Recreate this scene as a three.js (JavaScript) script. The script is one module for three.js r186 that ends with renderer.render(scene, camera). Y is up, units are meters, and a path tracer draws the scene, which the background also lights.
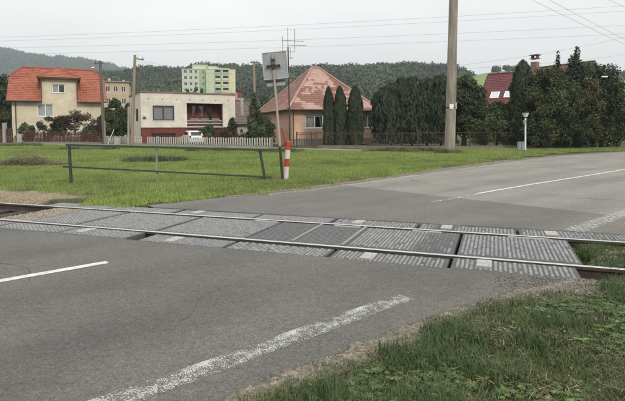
import * as THREE from 'three';
import { mergeGeometries, mergeVertices } from 'three/addons/utils/BufferGeometryUtils.js';
import { ImprovedNoise } from 'three/addons/math/ImprovedNoise.js';
import { RoundedBoxGeometry } from 'three/addons/geometries/RoundedBoxGeometry.js';

// ---------------------------------------------------------------- camera, sky, sun, exposure
const scene = new THREE.Scene();
const EYE = 1.58, FOCAL = 480, PITCH = 2.5 * Math.PI / 180, ROLL = -0.0086, HORIZON = 132;
const camera = new THREE.PerspectiveCamera(2 * Math.atan(200.5 / FOCAL) * 180 / Math.PI, 625 / 401, 0.05, 6000);
camera.rotation.order = 'YXZ';
camera.rotation.set(-PITCH, 0, ROLL);
camera.position.set(0, EYE, 0);
const CY = HORIZON + FOCAL * Math.tan(PITCH);
camera.setViewOffset(625, 401, 0, 200.5 - CY, 625, 401);
camera.updateMatrixWorld(true);

const renderer = new THREE.WebGLRenderer({ antialias: true });
renderer.toneMapping = THREE.LinearToneMapping;
renderer.toneMappingExposure = 1.4;
renderer.shadowMap.enabled = true;

function mulberry(a) { return () => { a |= 0; a = a + 0x6D2B79F5 | 0; let t = Math.imul(a ^ a >>> 15, 1 | a); t = t + Math.imul(t ^ t >>> 7, 61 | t) ^ t; return ((t ^ t >>> 14) >>> 0) / 4294967296; }; }
let rnd = mulberry(7);
const rr = (a, b) => a + (b - a) * rnd();
const pick = a => a[Math.floor(rnd() * a.length)];
const perlin = new ImprovedNoise();
const noise = (x, y = 0, z = 0) => perlin.noise(x + 31.7, y + 17.3, z + 5.1);
const fbm = (x, y, z = 0, o = 4) => { let s = 0, a = 1, t = 0; for (let i = 0; i < o; i++) { s += a * noise(x, y, z); t += a; a *= 0.5; x *= 2.03; y *= 2.03; z *= 2.03; } return s / t; };
const clamp = (x, a = 0, b = 1) => Math.min(b, Math.max(a, x));
const smooth = (a, b, x) => { const t = clamp((x - a) / (b - a)); return t * t * (3 - 2 * t); };
const lerp = (a, b, t) => a + (b - a) * t;
function poly(pts, x) { if (x <= pts[0][0]) return pts[0][1]; for (let i = 1; i < pts.length; i++) if (x <= pts[i][0]) return lerp(pts[i - 1][1], pts[i][1], (x - pts[i - 1][0]) / (pts[i][0] - pts[i - 1][0])); return pts[pts.length - 1][1]; }
const C = (r, g, b) => new THREE.Color().setRGB(r, g, b);

// overcast sky: evenly bright cloud, thin grey-blue and cream banks, brighter overhead
const SUN = new THREE.Vector3(0.42, 0.58, 0.70).normalize();
{
  const W = 512, Hh = 256, d = new Float32Array(W * Hh * 4);
  for (let j = 0; j < Hh; j++) for (let i = 0; i < W; i++) {
    const el = ((j + 0.5) / Hh - 0.5) * Math.PI, az = (i + 0.5) / W * 2 * Math.PI;
    const up = Math.max(0, Math.sin(el)), x = Math.cos(el) * Math.cos(az), z = Math.cos(el) * Math.sin(az), y = Math.sin(el);
    const n = fbm(x * 2.2, y * 5.5, z * 2.2, 5), m = fbm(x * 3.7 + 9, y * 9, z * 3.7, 4);
    const L = 0.60 * (1 + 1.5 * Math.pow(up, 1.4)) * (1 + 0.15 * n + 0.05 * m);
    const w = 0.03 * m + 0.012;
    const k = (j * W + i) * 4;
    d[k] = L * (0.99 + w); d[k + 1] = L * (0.998 + 0.3 * w); d[k + 2] = L * (0.992 - 1.4 * w); d[k + 3] = 1;
  }
  const t = new THREE.DataTexture(d, W, Hh, THREE.RGBAFormat, THREE.FloatType);
  t.mapping = THREE.EquirectangularReflectionMapping; t.magFilter = t.minFilter = THREE.LinearFilter; t.wrapS = THREE.RepeatWrapping; t.needsUpdate = true;
  scene.background = t; scene.environment = t;
}
const sun = new THREE.DirectionalLight(C(1, 0.95, 0.86), 1.5);
sun.position.copy(SUN).multiplyScalar(120); sun.castShadow = true; sun.shadow.radius = 22; sun.shadow.mapSize.set(2048, 2048);
Object.assign(sun.shadow.camera, { left: -60, right: 60, top: 60, bottom: -60, near: 1, far: 300 });
scene.add(sun, sun.target);
scene.fog = new THREE.FogExp2(C(0.80, 0.90, 1.0), 0.00030);

// ---------------------------------------------------------------- helpers
// where a line of sight through the photograph's (px, py) stands at depth Z metres ahead
const _v = new THREE.Vector3();
function at(px, py, Z) { _v.set((px - 312.5) / FOCAL, -(py - CY) / FOCAL, -1).applyEuler(camera.rotation); const t = Z / -_v.z; return new THREE.Vector3(_v.x * t, EYE + _v.y * t, -Z); }
const names = {};
function numbered(n) { const k = names[n] = (names[n] ?? -1) + 1; return k ? `${n}_${String(k).padStart(3, '0')}` : n; }
function tag(o, label, category, group, kind) { o.userData.label = label; o.userData.category = category; if (group) o.userData.group = group; if (kind) o.userData.kind = kind; return o; }
function thing(name, label, category, pos, turn = 0, group) { const g = new THREE.Group(); g.name = numbered(name); if (pos) g.position.set(pos.x, pos.y, pos.z); g.rotation.y = turn; scene.add(g); return tag(g, label, category, group); }
function part(name, geo, mat, parent) { const g = Array.isArray(geo) ? merge(geo) : geo; const m = new THREE.Mesh(g, mat); m.name = name; m.castShadow = m.receiveShadow = true; parent.add(m); return m; }
function single(name, geo, mat, label, category, group, kind) { const m = part(numbered(name), geo, mat, scene); return tag(m, label, category, group, kind); }
function structure(name, geo, mat, label) { const m = part(numbered(name), geo, mat, scene); m.userData.kind = 'structure'; if (label) m.userData.label = label; return m; }
function merge(list) {
  const gs = list.map(g => { g = g.index ? g.toNonIndexed() : g.clone(); for (const k of Object.keys(g.attributes)) if (!['position', 'normal', 'uv', 'color'].includes(k)) g.deleteAttribute(k); return g; });
  const col = gs.some(g => g.attributes.color), uv = gs.every(g => g.attributes.uv);
  for (const g of gs) { if (!uv) g.deleteAttribute('uv'); if (col && !g.attributes.color) g.setAttribute('color', new THREE.BufferAttribute(new Float32Array(g.attributes.position.count * 3).fill(1), 3)); }
  return mergeGeometries(gs);
}
const box = (w, h, d, x = 0, y = 0, z = 0) => new THREE.BoxGeometry(w, h, d).translate(x, y, z);
const rbox = (w, h, d, x = 0, y = 0, z = 0, r = 0.01, s = 1) => new RoundedBoxGeometry(w, h, d, s, Math.min(r, w / 2.1, h / 2.1, d / 2.1)).translate(x, y, z);
const cyl = (r0, r1, h, x = 0, y = 0, z = 0, n = 10) => new THREE.CylinderGeometry(r1, r0, h, n).translate(x, y + h / 2, z);
function rod(a, b, r0, r1 = r0, n = 8) {
  a = new THREE.Vector3(...(a.isVector3 ? [a.x, a.y, a.z] : a)); b = new THREE.Vector3(...(b.isVector3 ? [b.x, b.y, b.z] : b));
  const d = b.clone().sub(a), L = d.length(), g = new THREE.CylinderGeometry(r1, r0, L, n).translate(0, L / 2, 0);
  return g.applyQuaternion(new THREE.Quaternion().setFromUnitVectors(new THREE.Vector3(0, 1, 0), d.normalize())).translate(a.x, a.y, a.z);
}
function bar(a, b, w, h) { const p = new THREE.Vector3(...a), q = new THREE.Vector3(...b), d = q.clone().sub(p), L = d.length(); const g = new THREE.BoxGeometry(w, h, L); const m = new THREE.Matrix4().lookAt(q, p, new THREE.Vector3(0, 1, 0)); return g.applyMatrix4(m).translate((p.x + q.x) / 2, (p.y + q.y) / 2, (p.z + q.z) / 2); }
function triGeo(P, Nn, Cc, U) { const g = new THREE.BufferGeometry(); g.setAttribute('position', new THREE.Float32BufferAttribute(P, 3)); if (Nn) g.setAttribute('normal', new THREE.Float32BufferAttribute(Nn, 3)); else g.computeVertexNormals(); if (Cc) g.setAttribute('color', new THREE.Float32BufferAttribute(Cc, 3)); if (U) g.setAttribute('uv', new THREE.Float32BufferAttribute(U, 2)); return g; }

// ---------------------------------------------------------------- procedural textures
function tex(size, fn, srgb, rep = 1) {
  const d = new Uint8Array(size * size * 4);
  for (let j = 0; j < size; j++) for (let i = 0; i < size; i++) { const c = fn(i / size, j / size, i, j); const k = (j * size + i) * 4; for (let q = 0; q < 3; q++) d[k + q] = clamp(Array.isArray(c) ? c[q] : c) * 255; d[k + 3] = 255; }
  const t = new THREE.DataTexture(d, size, size); t.magFilter = THREE.LinearFilter; t.minFilter = THREE.LinearMipmapLinearFilter; t.wrapS = t.wrapT = THREE.RepeatWrapping; t.repeat.set(rep, rep);
  if (srgb) t.colorSpace = THREE.SRGBColorSpace; t.needsUpdate = true; return t;
}
// noise that wraps over the unit square
function tileNoise(u, v, f, seed = 0) { const a = noise(u * f, v * f, seed), b = noise((u - 1) * f, v * f, seed), c = noise(u * f, (v - 1) * f, seed), d = noise((u - 1) * f, (v - 1) * f, seed); const x = smooth(0.7, 1, u), y = smooth(0.7, 1, v); return lerp(lerp(a, b, x), lerp(c, d, x), y); }
function cellNoise(size, n, seed) { // speckled grains: value of the nearest of n*n jittered points, wrapping
  const R = mulberry(seed), px = [], py = [], pv = []; for (let i = 0; i < n * n; i++) { px.push(R()); py.push(R()); pv.push(R()); }
  const o = new Float32Array(size * size), e = new Float32Array(size * size);
  for (let j = 0; j < size; j++) for (let i = 0; i < size; i++) {
    const x = i / size * n, y = j / size * n, cx = Math.floor(x), cy = Math.floor(y); let b = 9, b2 = 9, bv = 0;
    for (let q = -1; q <= 1; q++) for (let p = -1; p <= 1; p++) { const k = ((cy + q + n) % n) * n + (cx + p + n) % n; const dx = cx + p + px[k] - x, dy = cy + q + py[k] - y, dd = dx * dx + dy * dy; if (dd < b) { b2 = b; b = dd; bv = pv[k]; } else if (dd < b2) b2 = dd; }
    o[j * size + i] = bv; e[j * size + i] = Math.sqrt(b2) - Math.sqrt(b);
  }
  return { value: o, edge: e };
}
const S = 1024;
const agg = cellNoise(S, 150, 11), agg2 = cellNoise(S, 60, 12);
const aggAt = (a, i, j) => a[j * S + i];
// 1.5 m of aged asphalt: grey chippings in a darker binder
const asphaltMap = tex(S, (u, v, i, j) => {
  const g = aggAt(agg.value, i, j), e = aggAt(agg.edge, i, j), b = aggAt(agg2.value, i, j), n = tileNoise(u, v, 9, 3) * 0.05 + tileNoise(u, v, 23, 8) * 0.05;
  let k = 0.70 + (g - 0.5) * 0.24 + (e < 0.13 ? -0.10 : 0) + (b > 0.95 ? 0.08 : b < 0.04 ? -0.09 : 0) + n;
  return [k, k * 0.985, k * 0.955];
}, true, 1 / 0.95);
const asphaltBump = tex(S, (u, v, i, j) => clamp(aggAt(agg.edge, i, j) * 1.6) * 0.7 + aggAt(agg.value, i, j) * 0.3, false, 1 / 0.95);
const fineMap = tex(512, (u, v) => { const k = 0.86 + 0.12 * tileNoise(u, v, 6, 1) + 0.12 * tileNoise(u, v, 17, 2) + 0.14 * tileNoise(u, v, 60, 5); return [k, k, k]; }, true, 1 / 2);
const fineBump = tex(512, (u, v) => 0.5 + 0.3 * tileNoise(u, v, 30, 1) + 0.3 * tileNoise(u, v, 90, 2), false, 1 / 1);
const soilMap = tex(512, (u, v, i, j) => { const g = aggAt(agg2.value, i, j), n = tileNoise(u, v, 8, 6) * 0.15 + tileNoise(u, v, 26, 7) * 0.15; const k = 0.78 + (g - 0.5) * 0.3 + n; return [k, k * 0.97, k * 0.93]; }, true, 1 / 0.8);
const wornPaint = tex(512, (u, v, i, j) => { const n = 0.5 + tileNoise(u, v, 14, 4) * 0.9 + tileNoise(u, v, 70, 2) * 0.9 + (aggAt(agg.value, i * 2 % S, j * 2 % S) - 0.5) * 0.7; return clamp((n - 0.40) * 3.2); }, false, 1);
const faintPaint = tex(512, (u, v, i, j) => { const n = 0.5 + tileNoise(u, v, 12, 9) * 0.9 + tileNoise(u, v, 60, 3) * 0.9 + (aggAt(agg.value, i * 2 % S, j * 2 % S) - 0.5) * 0.8; return clamp((n - 0.62) * 3); }, false, 1);
const edgePaint = tex(512, (u, v, i, j) => { const n = 0.44 + tileNoise(u, v, 3, 44) * 0.9 + tileNoise(u, v, 11, 14) * 0.75 + tileNoise(u, v, 64, 5) * 0.9 + (aggAt(agg.value, i * 2 % S, j * 2 % S) - 0.5) * 0.9; return clamp((n - 0.42) * 2.2) * 0.9; }, false, 1);
const woodMap = tex(256, (u, v) => { const k = 0.8 + 0.25 * noise(u * 40, v * 3, 2) + 0.15 * noise(u * 90, v * 8, 4); return [k, k * 0.97, k * 0.93]; }, true, 1);
const stain = tex(512, (u, v) => { const s = 0.92 + 0.07 * tileNoise(u, v, 4, 21) + 0.05 * tileNoise(u, v, 11, 22) + 0.05 * tileNoise(u, v, 50, 4); return [s, s, s * 0.99]; }, true, 1 / 4);

const streak = tex(256, (u, v) => { const s = 0.86 + 0.07 * noise(u * 26, v * 2.2, 3) + 0.16 * noise(u * 7, v * 9, 8) + 0.12 * noise(u * 60, v * 40, 1); return [s, s * 0.99, s * 0.97]; }, true, 1);
const std = (color, o = {}) => new THREE.MeshStandardMaterial({ color, roughness: 0.85, ...o });
const M = {
  asphalt: std(C(1, 1, 1), { map: asphaltMap, bumpMap: asphaltBump, bumpScale: 0.0022, vertexColors: true, roughness: 0.86 }),
  paint: std(C(0.62, 0.62, 0.60), { alphaMap: wornPaint, transparent: true, roughness: 0.7 }),
  paintFaint: std(C(0.55, 0.55, 0.53), { alphaMap: faintPaint, transparent: true, roughness: 0.75 }),
  ground: std(C(1, 1, 1), { map: soilMap, bumpMap: fineBump, bumpScale: 0.02, vertexColors: true, roughness: 1 }),
  gravel: std(C(0.255, 0.23, 0.192), { map: soilMap, bumpMap: fineBump, bumpScale: 0.012, roughness: 1, vertexColors: true }),
  stone: std(C(1, 1, 1), { roughness: 0.95 }),
  rubber: std(C(0.078, 0.08, 0.082), { roughness: 0.62, map: fineMap, bumpMap: fineBump, bumpScale: 0.002 }),
  rubberDark: std(C(0.10, 0.102, 0.105), { roughness: 0.5, map: fineMap, bumpMap: fineBump, bumpScale: 0.003 }),
  stud: std(C(0.20, 0.201, 0.202), { roughness: 0.6, vertexColors: true }),
  concreteLight: std(C(0.48, 0.47, 0.44), { map: fineMap, bumpMap: fineBump, bumpScale: 0.004 }),
  concrete: std(C(0.36, 0.34, 0.30), { map: stain, bumpMap: fineBump, bumpScale: 0.004 }),
  concreteOld: std(C(0.27, 0.25, 0.215), { map: stain, bumpMap: fineBump, bumpScale: 0.006 }),
  steelTop: std(C(0.72, 0.72, 0.72), { metalness: 1, roughness: 0.3, bumpMap: fineBump, bumpScale: 0.0004 }),
  rust: std(C(0.07, 0.05, 0.038), { map: fineMap, bumpMap: fineBump, bumpScale: 0.004, roughness: 0.95 }),
  sleeper: std(C(0.07, 0.055, 0.045), { map: fineMap, bumpMap: fineBump, bumpScale: 0.006 }),
  wood: std(C(0.42, 0.36, 0.28), { map: woodMap, bumpMap: woodMap, bumpScale: 0.006 }),
  woodGrey: std(C(0.20, 0.175, 0.15), { map: woodMap, bumpMap: woodMap, bumpScale: 0.006 }),
  leaf: std(C(1, 1, 1), { vertexColors: true, roughness: 0.75, side: THREE.DoubleSide }),
  grass: std(C(1, 1, 1), { vertexColors: true, roughness: 0.65, side: THREE.DoubleSide }),
  bark: std(C(0.10, 0.075, 0.055), { bumpMap: woodMap, bumpScale: 0.02, map: woodMap, roughness: 1 }),
  wire: std(C(0.16, 0.16, 0.165), { roughness: 0.6 }),
  white: std(C(0.72, 0.72, 0.70), { roughness: 0.5 }),
  dark: std(C(0.03, 0.03, 0.032), { roughness: 0.5 }),
  glass: new THREE.MeshPhysicalMaterial({ color: C(1, 1, 1), transmission: 1, thickness: 0, roughness: 0.02, ior: 1.5 }),
  glassDark: std(C(0.02, 0.024, 0.028), { roughness: 0.08 }),
};
// ---------------------------------------------------------------- road and track axes on the plan (X to the right, F ahead)
const TA = 69.25 * Math.PI / 180, RA = 49.4 * Math.PI / 180;
const tn = [Math.cos(TA), Math.sin(TA)], ts = [Math.sin(TA), -Math.cos(TA)];
const rl = [Math.sin(RA), Math.cos(RA)], rn = [-Math.cos(RA), Math.sin(RA)];
const trackOf = (X, F) => [X * ts[0] + F * ts[1], X * tn[0] + F * tn[1]];     // along, across
const fromTrack = (s, d) => [s * ts[0] + d * tn[0], s * ts[1] + d * tn[1]];
const roadOf = (X, F) => [X * rl[0] + F * rl[1], X * rn[0] + F * rn[1]];
const fromRoad = (l, d) => [l * rl[0] + d * rn[0], l * rl[1] + d * rn[1]];
const RAIL_N = 6.25, RAIL_F = 7.77, PAN_N = 5.70, PAN_F = 8.32, S_END = 1.0, S_START = -8.8;
const trackCut = (d, l) => (d - l * (rl[0] * tn[0] + rl[1] * tn[1])) / (rn[0] * tn[0] + rn[1] * tn[1]); // road-d where the track line d crosses at l
const nearEdge = l => poly([[-40, 2.45], [0, 2.4], [2.4, 2.4], [3.5, 2.36], [4.6, 2.2], [5.5, 1.95], [6.4, 2.1], [8, 2.3], [12, 2.4], [90, 2.4]], l) + 0.05 * noise(l * 2.1, 3) + 0.03 * noise(l * 7, 9);
const farEdge = l => poly([[-40, 10.3], [8.4, 10.3], [12, 10.6], [17.2, 11.3], [26, 12.2], [31, 12.3], [39, 11.4], [50, 10.9], [90, 10.6]], l) + 0.08 * noise(l * 1.3, 40) + 0.04 * noise(l * 6, 60);

function onRoad(X, F, grow = 0) { const [l, d] = roadOf(X, F), [, t] = trackOf(X, F); if (l > 95 || l < -40) return false; return d > nearEdge(l) - grow && d < farEdge(l) + grow; }
function inTrack(X, F) { const [s, d] = trackOf(X, F); return d > PAN_N && d < PAN_F; }
// a village street runs along the garden fences
const streetLine = X => poly([[-80, 47.5], [-27, 46.2], [-10, 41.6], [0, 35.9], [4, 34.5], [9, 33.5], [60, 33]], X);
function hillRise(X, F) { return smooth(18, 48, F) * (0.40 - 0.011 * clamp(X, -60, 25)); }
function groundH(X, F) {
  const [l, d] = roadOf(X, F), [s, t] = trackOf(X, F);
  let h = hillRise(X, F) + 0.035 * fbm(X * 0.35, F * 0.35, 2, 3) + 0.02 * noise(X * 1.7, F * 1.7);
  if (F > 300) h -= 0.5;
  const e0 = nearEdge(l), e1 = farEdge(l);
  if (d < e0 + 0.4 && t < PAN_N + 0.2) h = lerp(h + 0.03 + 0.05 * smooth(e0 - 0.3, e0 - 1.2, d), -0.02, smooth(e0 - 0.45, e0 - 0.05, d));
  if (d > e0 && d < e1 && l > -40 && l < 95) h = -0.07;
  const farSh = smooth(e1 + 1.6, e1 + 0.1, d) * (d >= e1 ? 1 : 0); if (farSh) h = lerp(h, -0.015, farSh);
  const nearFar = d < e0 && t > PAN_F ? smooth(e0 - 1, e0, d) : 0; if (nearFar) h = lerp(h, -0.02, nearFar);
  // track bed: open and deep left of the deck, silted up and grown over right of it
  const inn = smooth(PAN_N - 0.25, PAN_N + 0.05, t) * smooth(PAN_F + 0.25, PAN_F - 0.05, t);
  const bed = s > S_END ? lerp(-0.3, -0.075, smooth(S_END + 0.02, S_END + 0.3, s)) : s > S_START - 0.4 ? -0.3 : -0.24;
  h = lerp(h, bed, inn);
  if (t < PAN_N && t > 4.6 && s > S_END + 0.1) h = lerp(h, -0.10, smooth(4.6, 5.7, t) * smooth(S_END + 0.1, S_END + 0.8, s));
  return h;
}
const G = (X, F) => new THREE.Vector3(X, groundH(X, F), -F);
const onGround = (px, Z) => { const p = at(px, 140, Z); p.y = groundH(p.x, Z); return p; };
function sandAt(X, F) { const [s, t] = trackOf(X, F); return smooth(0.25, 0.55, smooth(8.2, 8.5, t) * smooth(10.2, 9.2, t + 0.7 * fbm(X * 0.9, F * 0.9, 4)) * smooth(-9.2, -10.6, s + 0.6 * noise(X * 1.3, F * 1.3))); }
function dirtAt(X, F) { // bare soil and grit in the near verge by the corner of the crossing
  const [s, t] = trackOf(X, F); const [l, d] = roadOf(X, F);
  const a = smooth(1.15, 0.35, Math.hypot((X - 2.75) / 1.5, (F - 4.78) / 0.62) + 0.45 * fbm(X * 2, F * 2, 3));
  const b = smooth(0.18, 0.36, fbm(X * 1.1 + 4, F * 1.1, 8)) * 0.9;
  const e = smooth(0.2, 0.02, nearEdge(l) - d + 0.22 * fbm(X * 3, F * 3, 1));
  return t < PAN_N ? Math.max(a, b, e) : b;
}
{
  const axis = list => { const o = []; for (const [a, b, st] of list) for (let x = a; x < b - 1e-6; x += st) o.push(x); o.push(list[list.length - 1][1]); return o; };
  const xs = axis([[-2400, -400, 200], [-400, -100, 30], [-100, -40, 5], [-40, -14, 0.8], [-14, 12, 0.16], [12, 30, 0.6], [30, 100, 5], [100, 400, 30], [400, 2400, 200]]);
  const fs = axis([[-200, -20, 30], [-20, 0, 2], [0, 2, 0.25], [2, 12, 0.14], [12, 20, 0.3], [20, 50, 0.8], [50, 100, 5], [100, 400, 30], [400, 3000, 200]]);
  const P = [], U = [], K = [], I = [];
  for (const F of fs) for (const X of xs) {
    P.push(X, groundH(X, F), -F); U.push(X, F);
    const [s, t] = trackOf(X, F), bed = smooth(5.75, 5.9, t) * smooth(8.3, 8.1, t) * (s < S_START + 0.1 ? 1 : 0);
    const n = 0.5 + 0.5 * fbm(X * 0.5, F * 0.5, 6), dn = F < 8 ? dirtAt(X, F) : 0, sd = sandAt(X, F);
    let c = [lerp(0.06, 0.085, n), lerp(0.075, 0.10, n), lerp(0.022, 0.03, n)];
    const mix = (q, k) => { c = c.map((v, i) => lerp(v, q[i], k)); };
    mix([0.125, 0.098, 0.07], dn * 0.85); mix([0.36, 0.31, 0.22], sd);
    mix([0.085, 0.07, 0.056], bed); K.push(...c);
  }
  const w = xs.length; for (let j = 0; j < fs.length - 1; j++) for (let i = 0; i < w - 1; i++) { const a = j * w + i; I.push(a, a + 1, a + w, a + 1, a + w + 1, a + w); }
  const g = new THREE.BufferGeometry(); g.setAttribute('position', new THREE.Float32BufferAttribute(P, 3)); g.setAttribute('uv', new THREE.Float32BufferAttribute(U, 2)); g.setAttribute('color', new THREE.Float32BufferAttribute(K, 3)); g.setIndex(I); g.computeVertexNormals();
  structure('ground', g, M.ground, 'grassy ground under the field and verges');
}
// ---------------------------------------------------------------- the road, two lengths either side of the track
const roadY = (X, F) => 0.010 * fbm(X * 0.25, F * 0.25, 3, 2);
function sheet(rows, lo, hi, cols, y, colour, skirt = 0.1) {
  const P = [], U = [], K = [], I = []; let w = 0;
  for (const l of rows) {
    const a = lo(l), b = hi(l); w = cols + 3;
    for (let k = -1; k <= cols + 1; k++) {
      const q = clamp(k, 0, cols) / cols, d = lerp(a, b, q), [X, F] = fromRoad(l, d);
      P.push(X, k < 0 || k > cols ? y - skirt : y + roadY(X, F), -F); U.push(X, F); K.push(...colour(l, d, X, F));
    }
  }
  for (let j = 0; j < rows.length - 1; j++) for (let i = 0; i < w - 1; i++) { const p = j * w + i; I.push(p, p + w, p + 1, p + 1, p + w, p + w + 1); }
  const g = new THREE.BufferGeometry(); g.setAttribute('position', new THREE.Float32BufferAttribute(P, 3)); g.setAttribute('uv', new THREE.Float32BufferAttribute(U, 2)); g.setAttribute('color', new THREE.Float32BufferAttribute(K, 3)); g.setIndex(I); g.computeVertexNormals();
  return g;
}
const range = (a, b, st) => { const o = []; for (let x = a; x < b - 1e-6; x += st) o.push(x); o.push(b); return o; };
const JOINT = 9.9;
function tarColour(l, d, X, F) {   // worn wheel tracks, old patches, the newer mat by the crossing
  const lane = Math.min(Math.abs(d - 3.75), Math.abs(d - 5.3), Math.abs(d - 7.4), Math.abs(d - 9.1));
  const track = smooth(0.55, 0.1, lane + 0.25 * fbm(l * 0.3, d, 4));
  const n = fbm(l * 0.35, d * 1.1, 2, 4), m = fbm(X * 1.4, F * 1.4, 7, 3);
  let k = 0.245 * (1 + 0.34 * n + 0.14 * m - 0.10 * track);
  let w = 0.02 + 0.02 * n;
  const patch = fbm(X * 0.55 + 8, F * 0.55, 15, 2); if (patch > 0.16) k *= 0.93;
  return [k * (1 + w), k, k * (1 - 1.5 * w)];
}
const oldColour = (l, d, X, F) => tarColour(l, d, X, F).map((v, i) => v * [1.82, 1.82, 1.81][i]);
structure('road', sheet([...range(-25, 0.6, 0.2), ...range(0.75, 5.42, 0.12)], nearEdge, l => Math.max(nearEdge(l) + 0.02, Math.min(farEdge(l), trackCut(PAN_N - 0.02, l))), 50, 0, tarColour), M.asphalt, 'grey asphalt road before the level crossing');
structure('road', sheet(range(4.05, JOINT, 0.12), l => Math.max(nearEdge(l), trackCut(PAN_F + 0.02, l)), l => Math.max(farEdge(l), trackCut(PAN_F + 0.02, l) + 0.02), 50, 0, (...a) => tarColour(...a).map(v => v * 1.17)), M.asphalt, 'darker newer asphalt just past the level crossing');
structure('road', sheet(range(JOINT + 0.015, 92, 0.35), nearEdge, farEdge, 50, -0.004, oldColour), M.asphalt, 'paler old asphalt road leading away past the concrete pole');
// painted lines lie 4 mm over the asphalt
function stripe(l0, l1, dd, w, wob = 0.008) {
  const P = [], U = [], I = []; const n = Math.max(2, Math.round((l1 - l0) / 0.15));
  for (let i = 0; i <= n; i++) { const l = lerp(l0, l1, i / n); for (const q of [-1, 1]) { const d = dd(l) + q * w / 2 + wob * noise(l * 9, q * 4); const [X, F] = fromRoad(l, d); P.push(X, roadY(X, F) + 0.0035, -F); U.push(l * 1.3, q * 0.5 * w * 1.3 + dd(l)); } if (i < n) I.push(2 * i, 2 * i + 2, 2 * i + 1, 2 * i + 1, 2 * i + 2, 2 * i + 3); }
  const g = new THREE.BufferGeometry(); g.setAttribute('position', new THREE.Float32BufferAttribute(P, 3)); g.setAttribute('uv', new THREE.Float32BufferAttribute(U, 2)); g.setIndex(I); g.computeVertexNormals(); return g;
}
structure('road_marking', stripe(-8, 3.62, () => 2.87, 0.21, 0.02), M.paintWide = std(C(0.44, 0.44, 0.425), { alphaMap: edgePaint, transparent: true, roughness: 0.75 }), 'worn white edge line beside the near verge');
structure('road_marking', stripe(-4, 1.88, () => 6.1, 0.12), M.paintNew = std(C(0.68, 0.68, 0.66), { roughness: 0.65, map: fineMap }), 'white centre dash before the crossing');
structure('road_marking', stripe(10.9, 46, l => poly([[0, 6.36], [14, 6.43], [21, 6.3], [50, 6.2]], l), 0.12), M.paintNew, 'long white centre line past the crossing');
structure('road_marking', stripe(8.9, 10.9, () => 6.34, 0.11), M.paintFaint, 'faded start of the centre line past the crossing');
structure('road_marking', stripe(7.9, 14, () => 3.0, 0.3, 0.02), M.paintFaint, 'faded wide edge line past the crossing');
structure('road_marking', stripe(7.0, 50, l => farEdge(l) - 0.35, 0.12, 0.01), M.paintFaint, 'white edge line along the field side');
// hairline cracks in the asphalt
{
  const R = mulberry(5), crackMat = std(C(0.05, 0.047, 0.043), { roughness: 1 });
  const crack = (l, d, a, len, w) => { const P = [], I = []; const n = Math.round(len / 0.06); for (let i = 0; i <= n; i++) { a += (R() - 0.5) * 0.7; l += Math.cos(a) * 0.06; d += Math.sin(a) * 0.06; const e = w * (0.35 + R()) * Math.sin(Math.PI * (i + 0.4) / (n + 0.8)); const y = l > JOINT ? 0.0005 : 0.0035; for (const q of [-1, 1]) { const [X, F] = fromRoad(l - Math.sin(a) * e * q, d + Math.cos(a) * e * q); P.push(X, roadY(X, F) + y - 0.0015, -F); } if (i < n) I.push(2 * i, 2 * i + 2, 2 * i + 1, 2 * i + 1, 2 * i + 2, 2 * i + 3); } const g = new THREE.BufferGeometry(); g.setAttribute('position', new THREE.Float32BufferAttribute(P, 3)); g.setIndex(I); g.computeVertexNormals(); return g; };
  for (const [l, d, a, len, w, what] of [[10.5, 9.9, 0.2, 4, 0.012, 'crack along the field edge of the old asphalt'], [13, 10.2, 0.1, 5, 0.014, 'second crack along the field edge of the old asphalt'], [12, 8.6, 1.3, 2.2, 0.012, 'crack across the far lane'], [16, 10.6, -0.1, 5, 0.014, 'long crack near the sandy grit'], [11, 4.6, 0.3, 3, 0.009, 'crack in the near lane past the crossing'], [-2.2, 5.0, 0.25, 3.2, 0.0035, 'hairline crack in the lane before the crossing'], [0.2, 7.6, 0.5, 2.6, 0.004, 'hairline crack before the left end of the deck'], [1.4, 3.6, 1.2, 1.4, 0.003, 'short hairline crack beside the wide edge line']]) structure('road_crack', crack(l, d, a, len, w), crackMat, what);
}
// dust and grit along the near edge of the asphalt
{
  const K = () => { const k = rr(0.85, 1.15); return [k, k, k]; };
  structure('gravel_shoulder', sheet(range(-6, 5.3, 0.07), l => nearEdge(l) - 0.15 - 0.12 * fbm(l * 1.3, 3), l => nearEdge(l) + 0.055 + 0.07 * fbm(l * 2.2, 6) + 0.05 * noise(l * 9, 2), 3, 0.009, K, 0.06), M.gravel, 'sandy grit along the edge of the near verge');
  structure('gravel_shoulder', sheet(range(6, 60, 0.12), l => farEdge(l) - 0.10 + 0.12 * fbm(l * 1.6, 3), l => farEdge(l) + poly([[6, 0.15], [17, 0.45], [26, 1.1], [33, 1.0], [42, 0.5], [60, 0.4]], l) + 0.22 * fbm(l * 1.1, 8), 3, 0.008, K, 0.06), M.gravel, 'sandy grit along the field side of the road');
}
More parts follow.
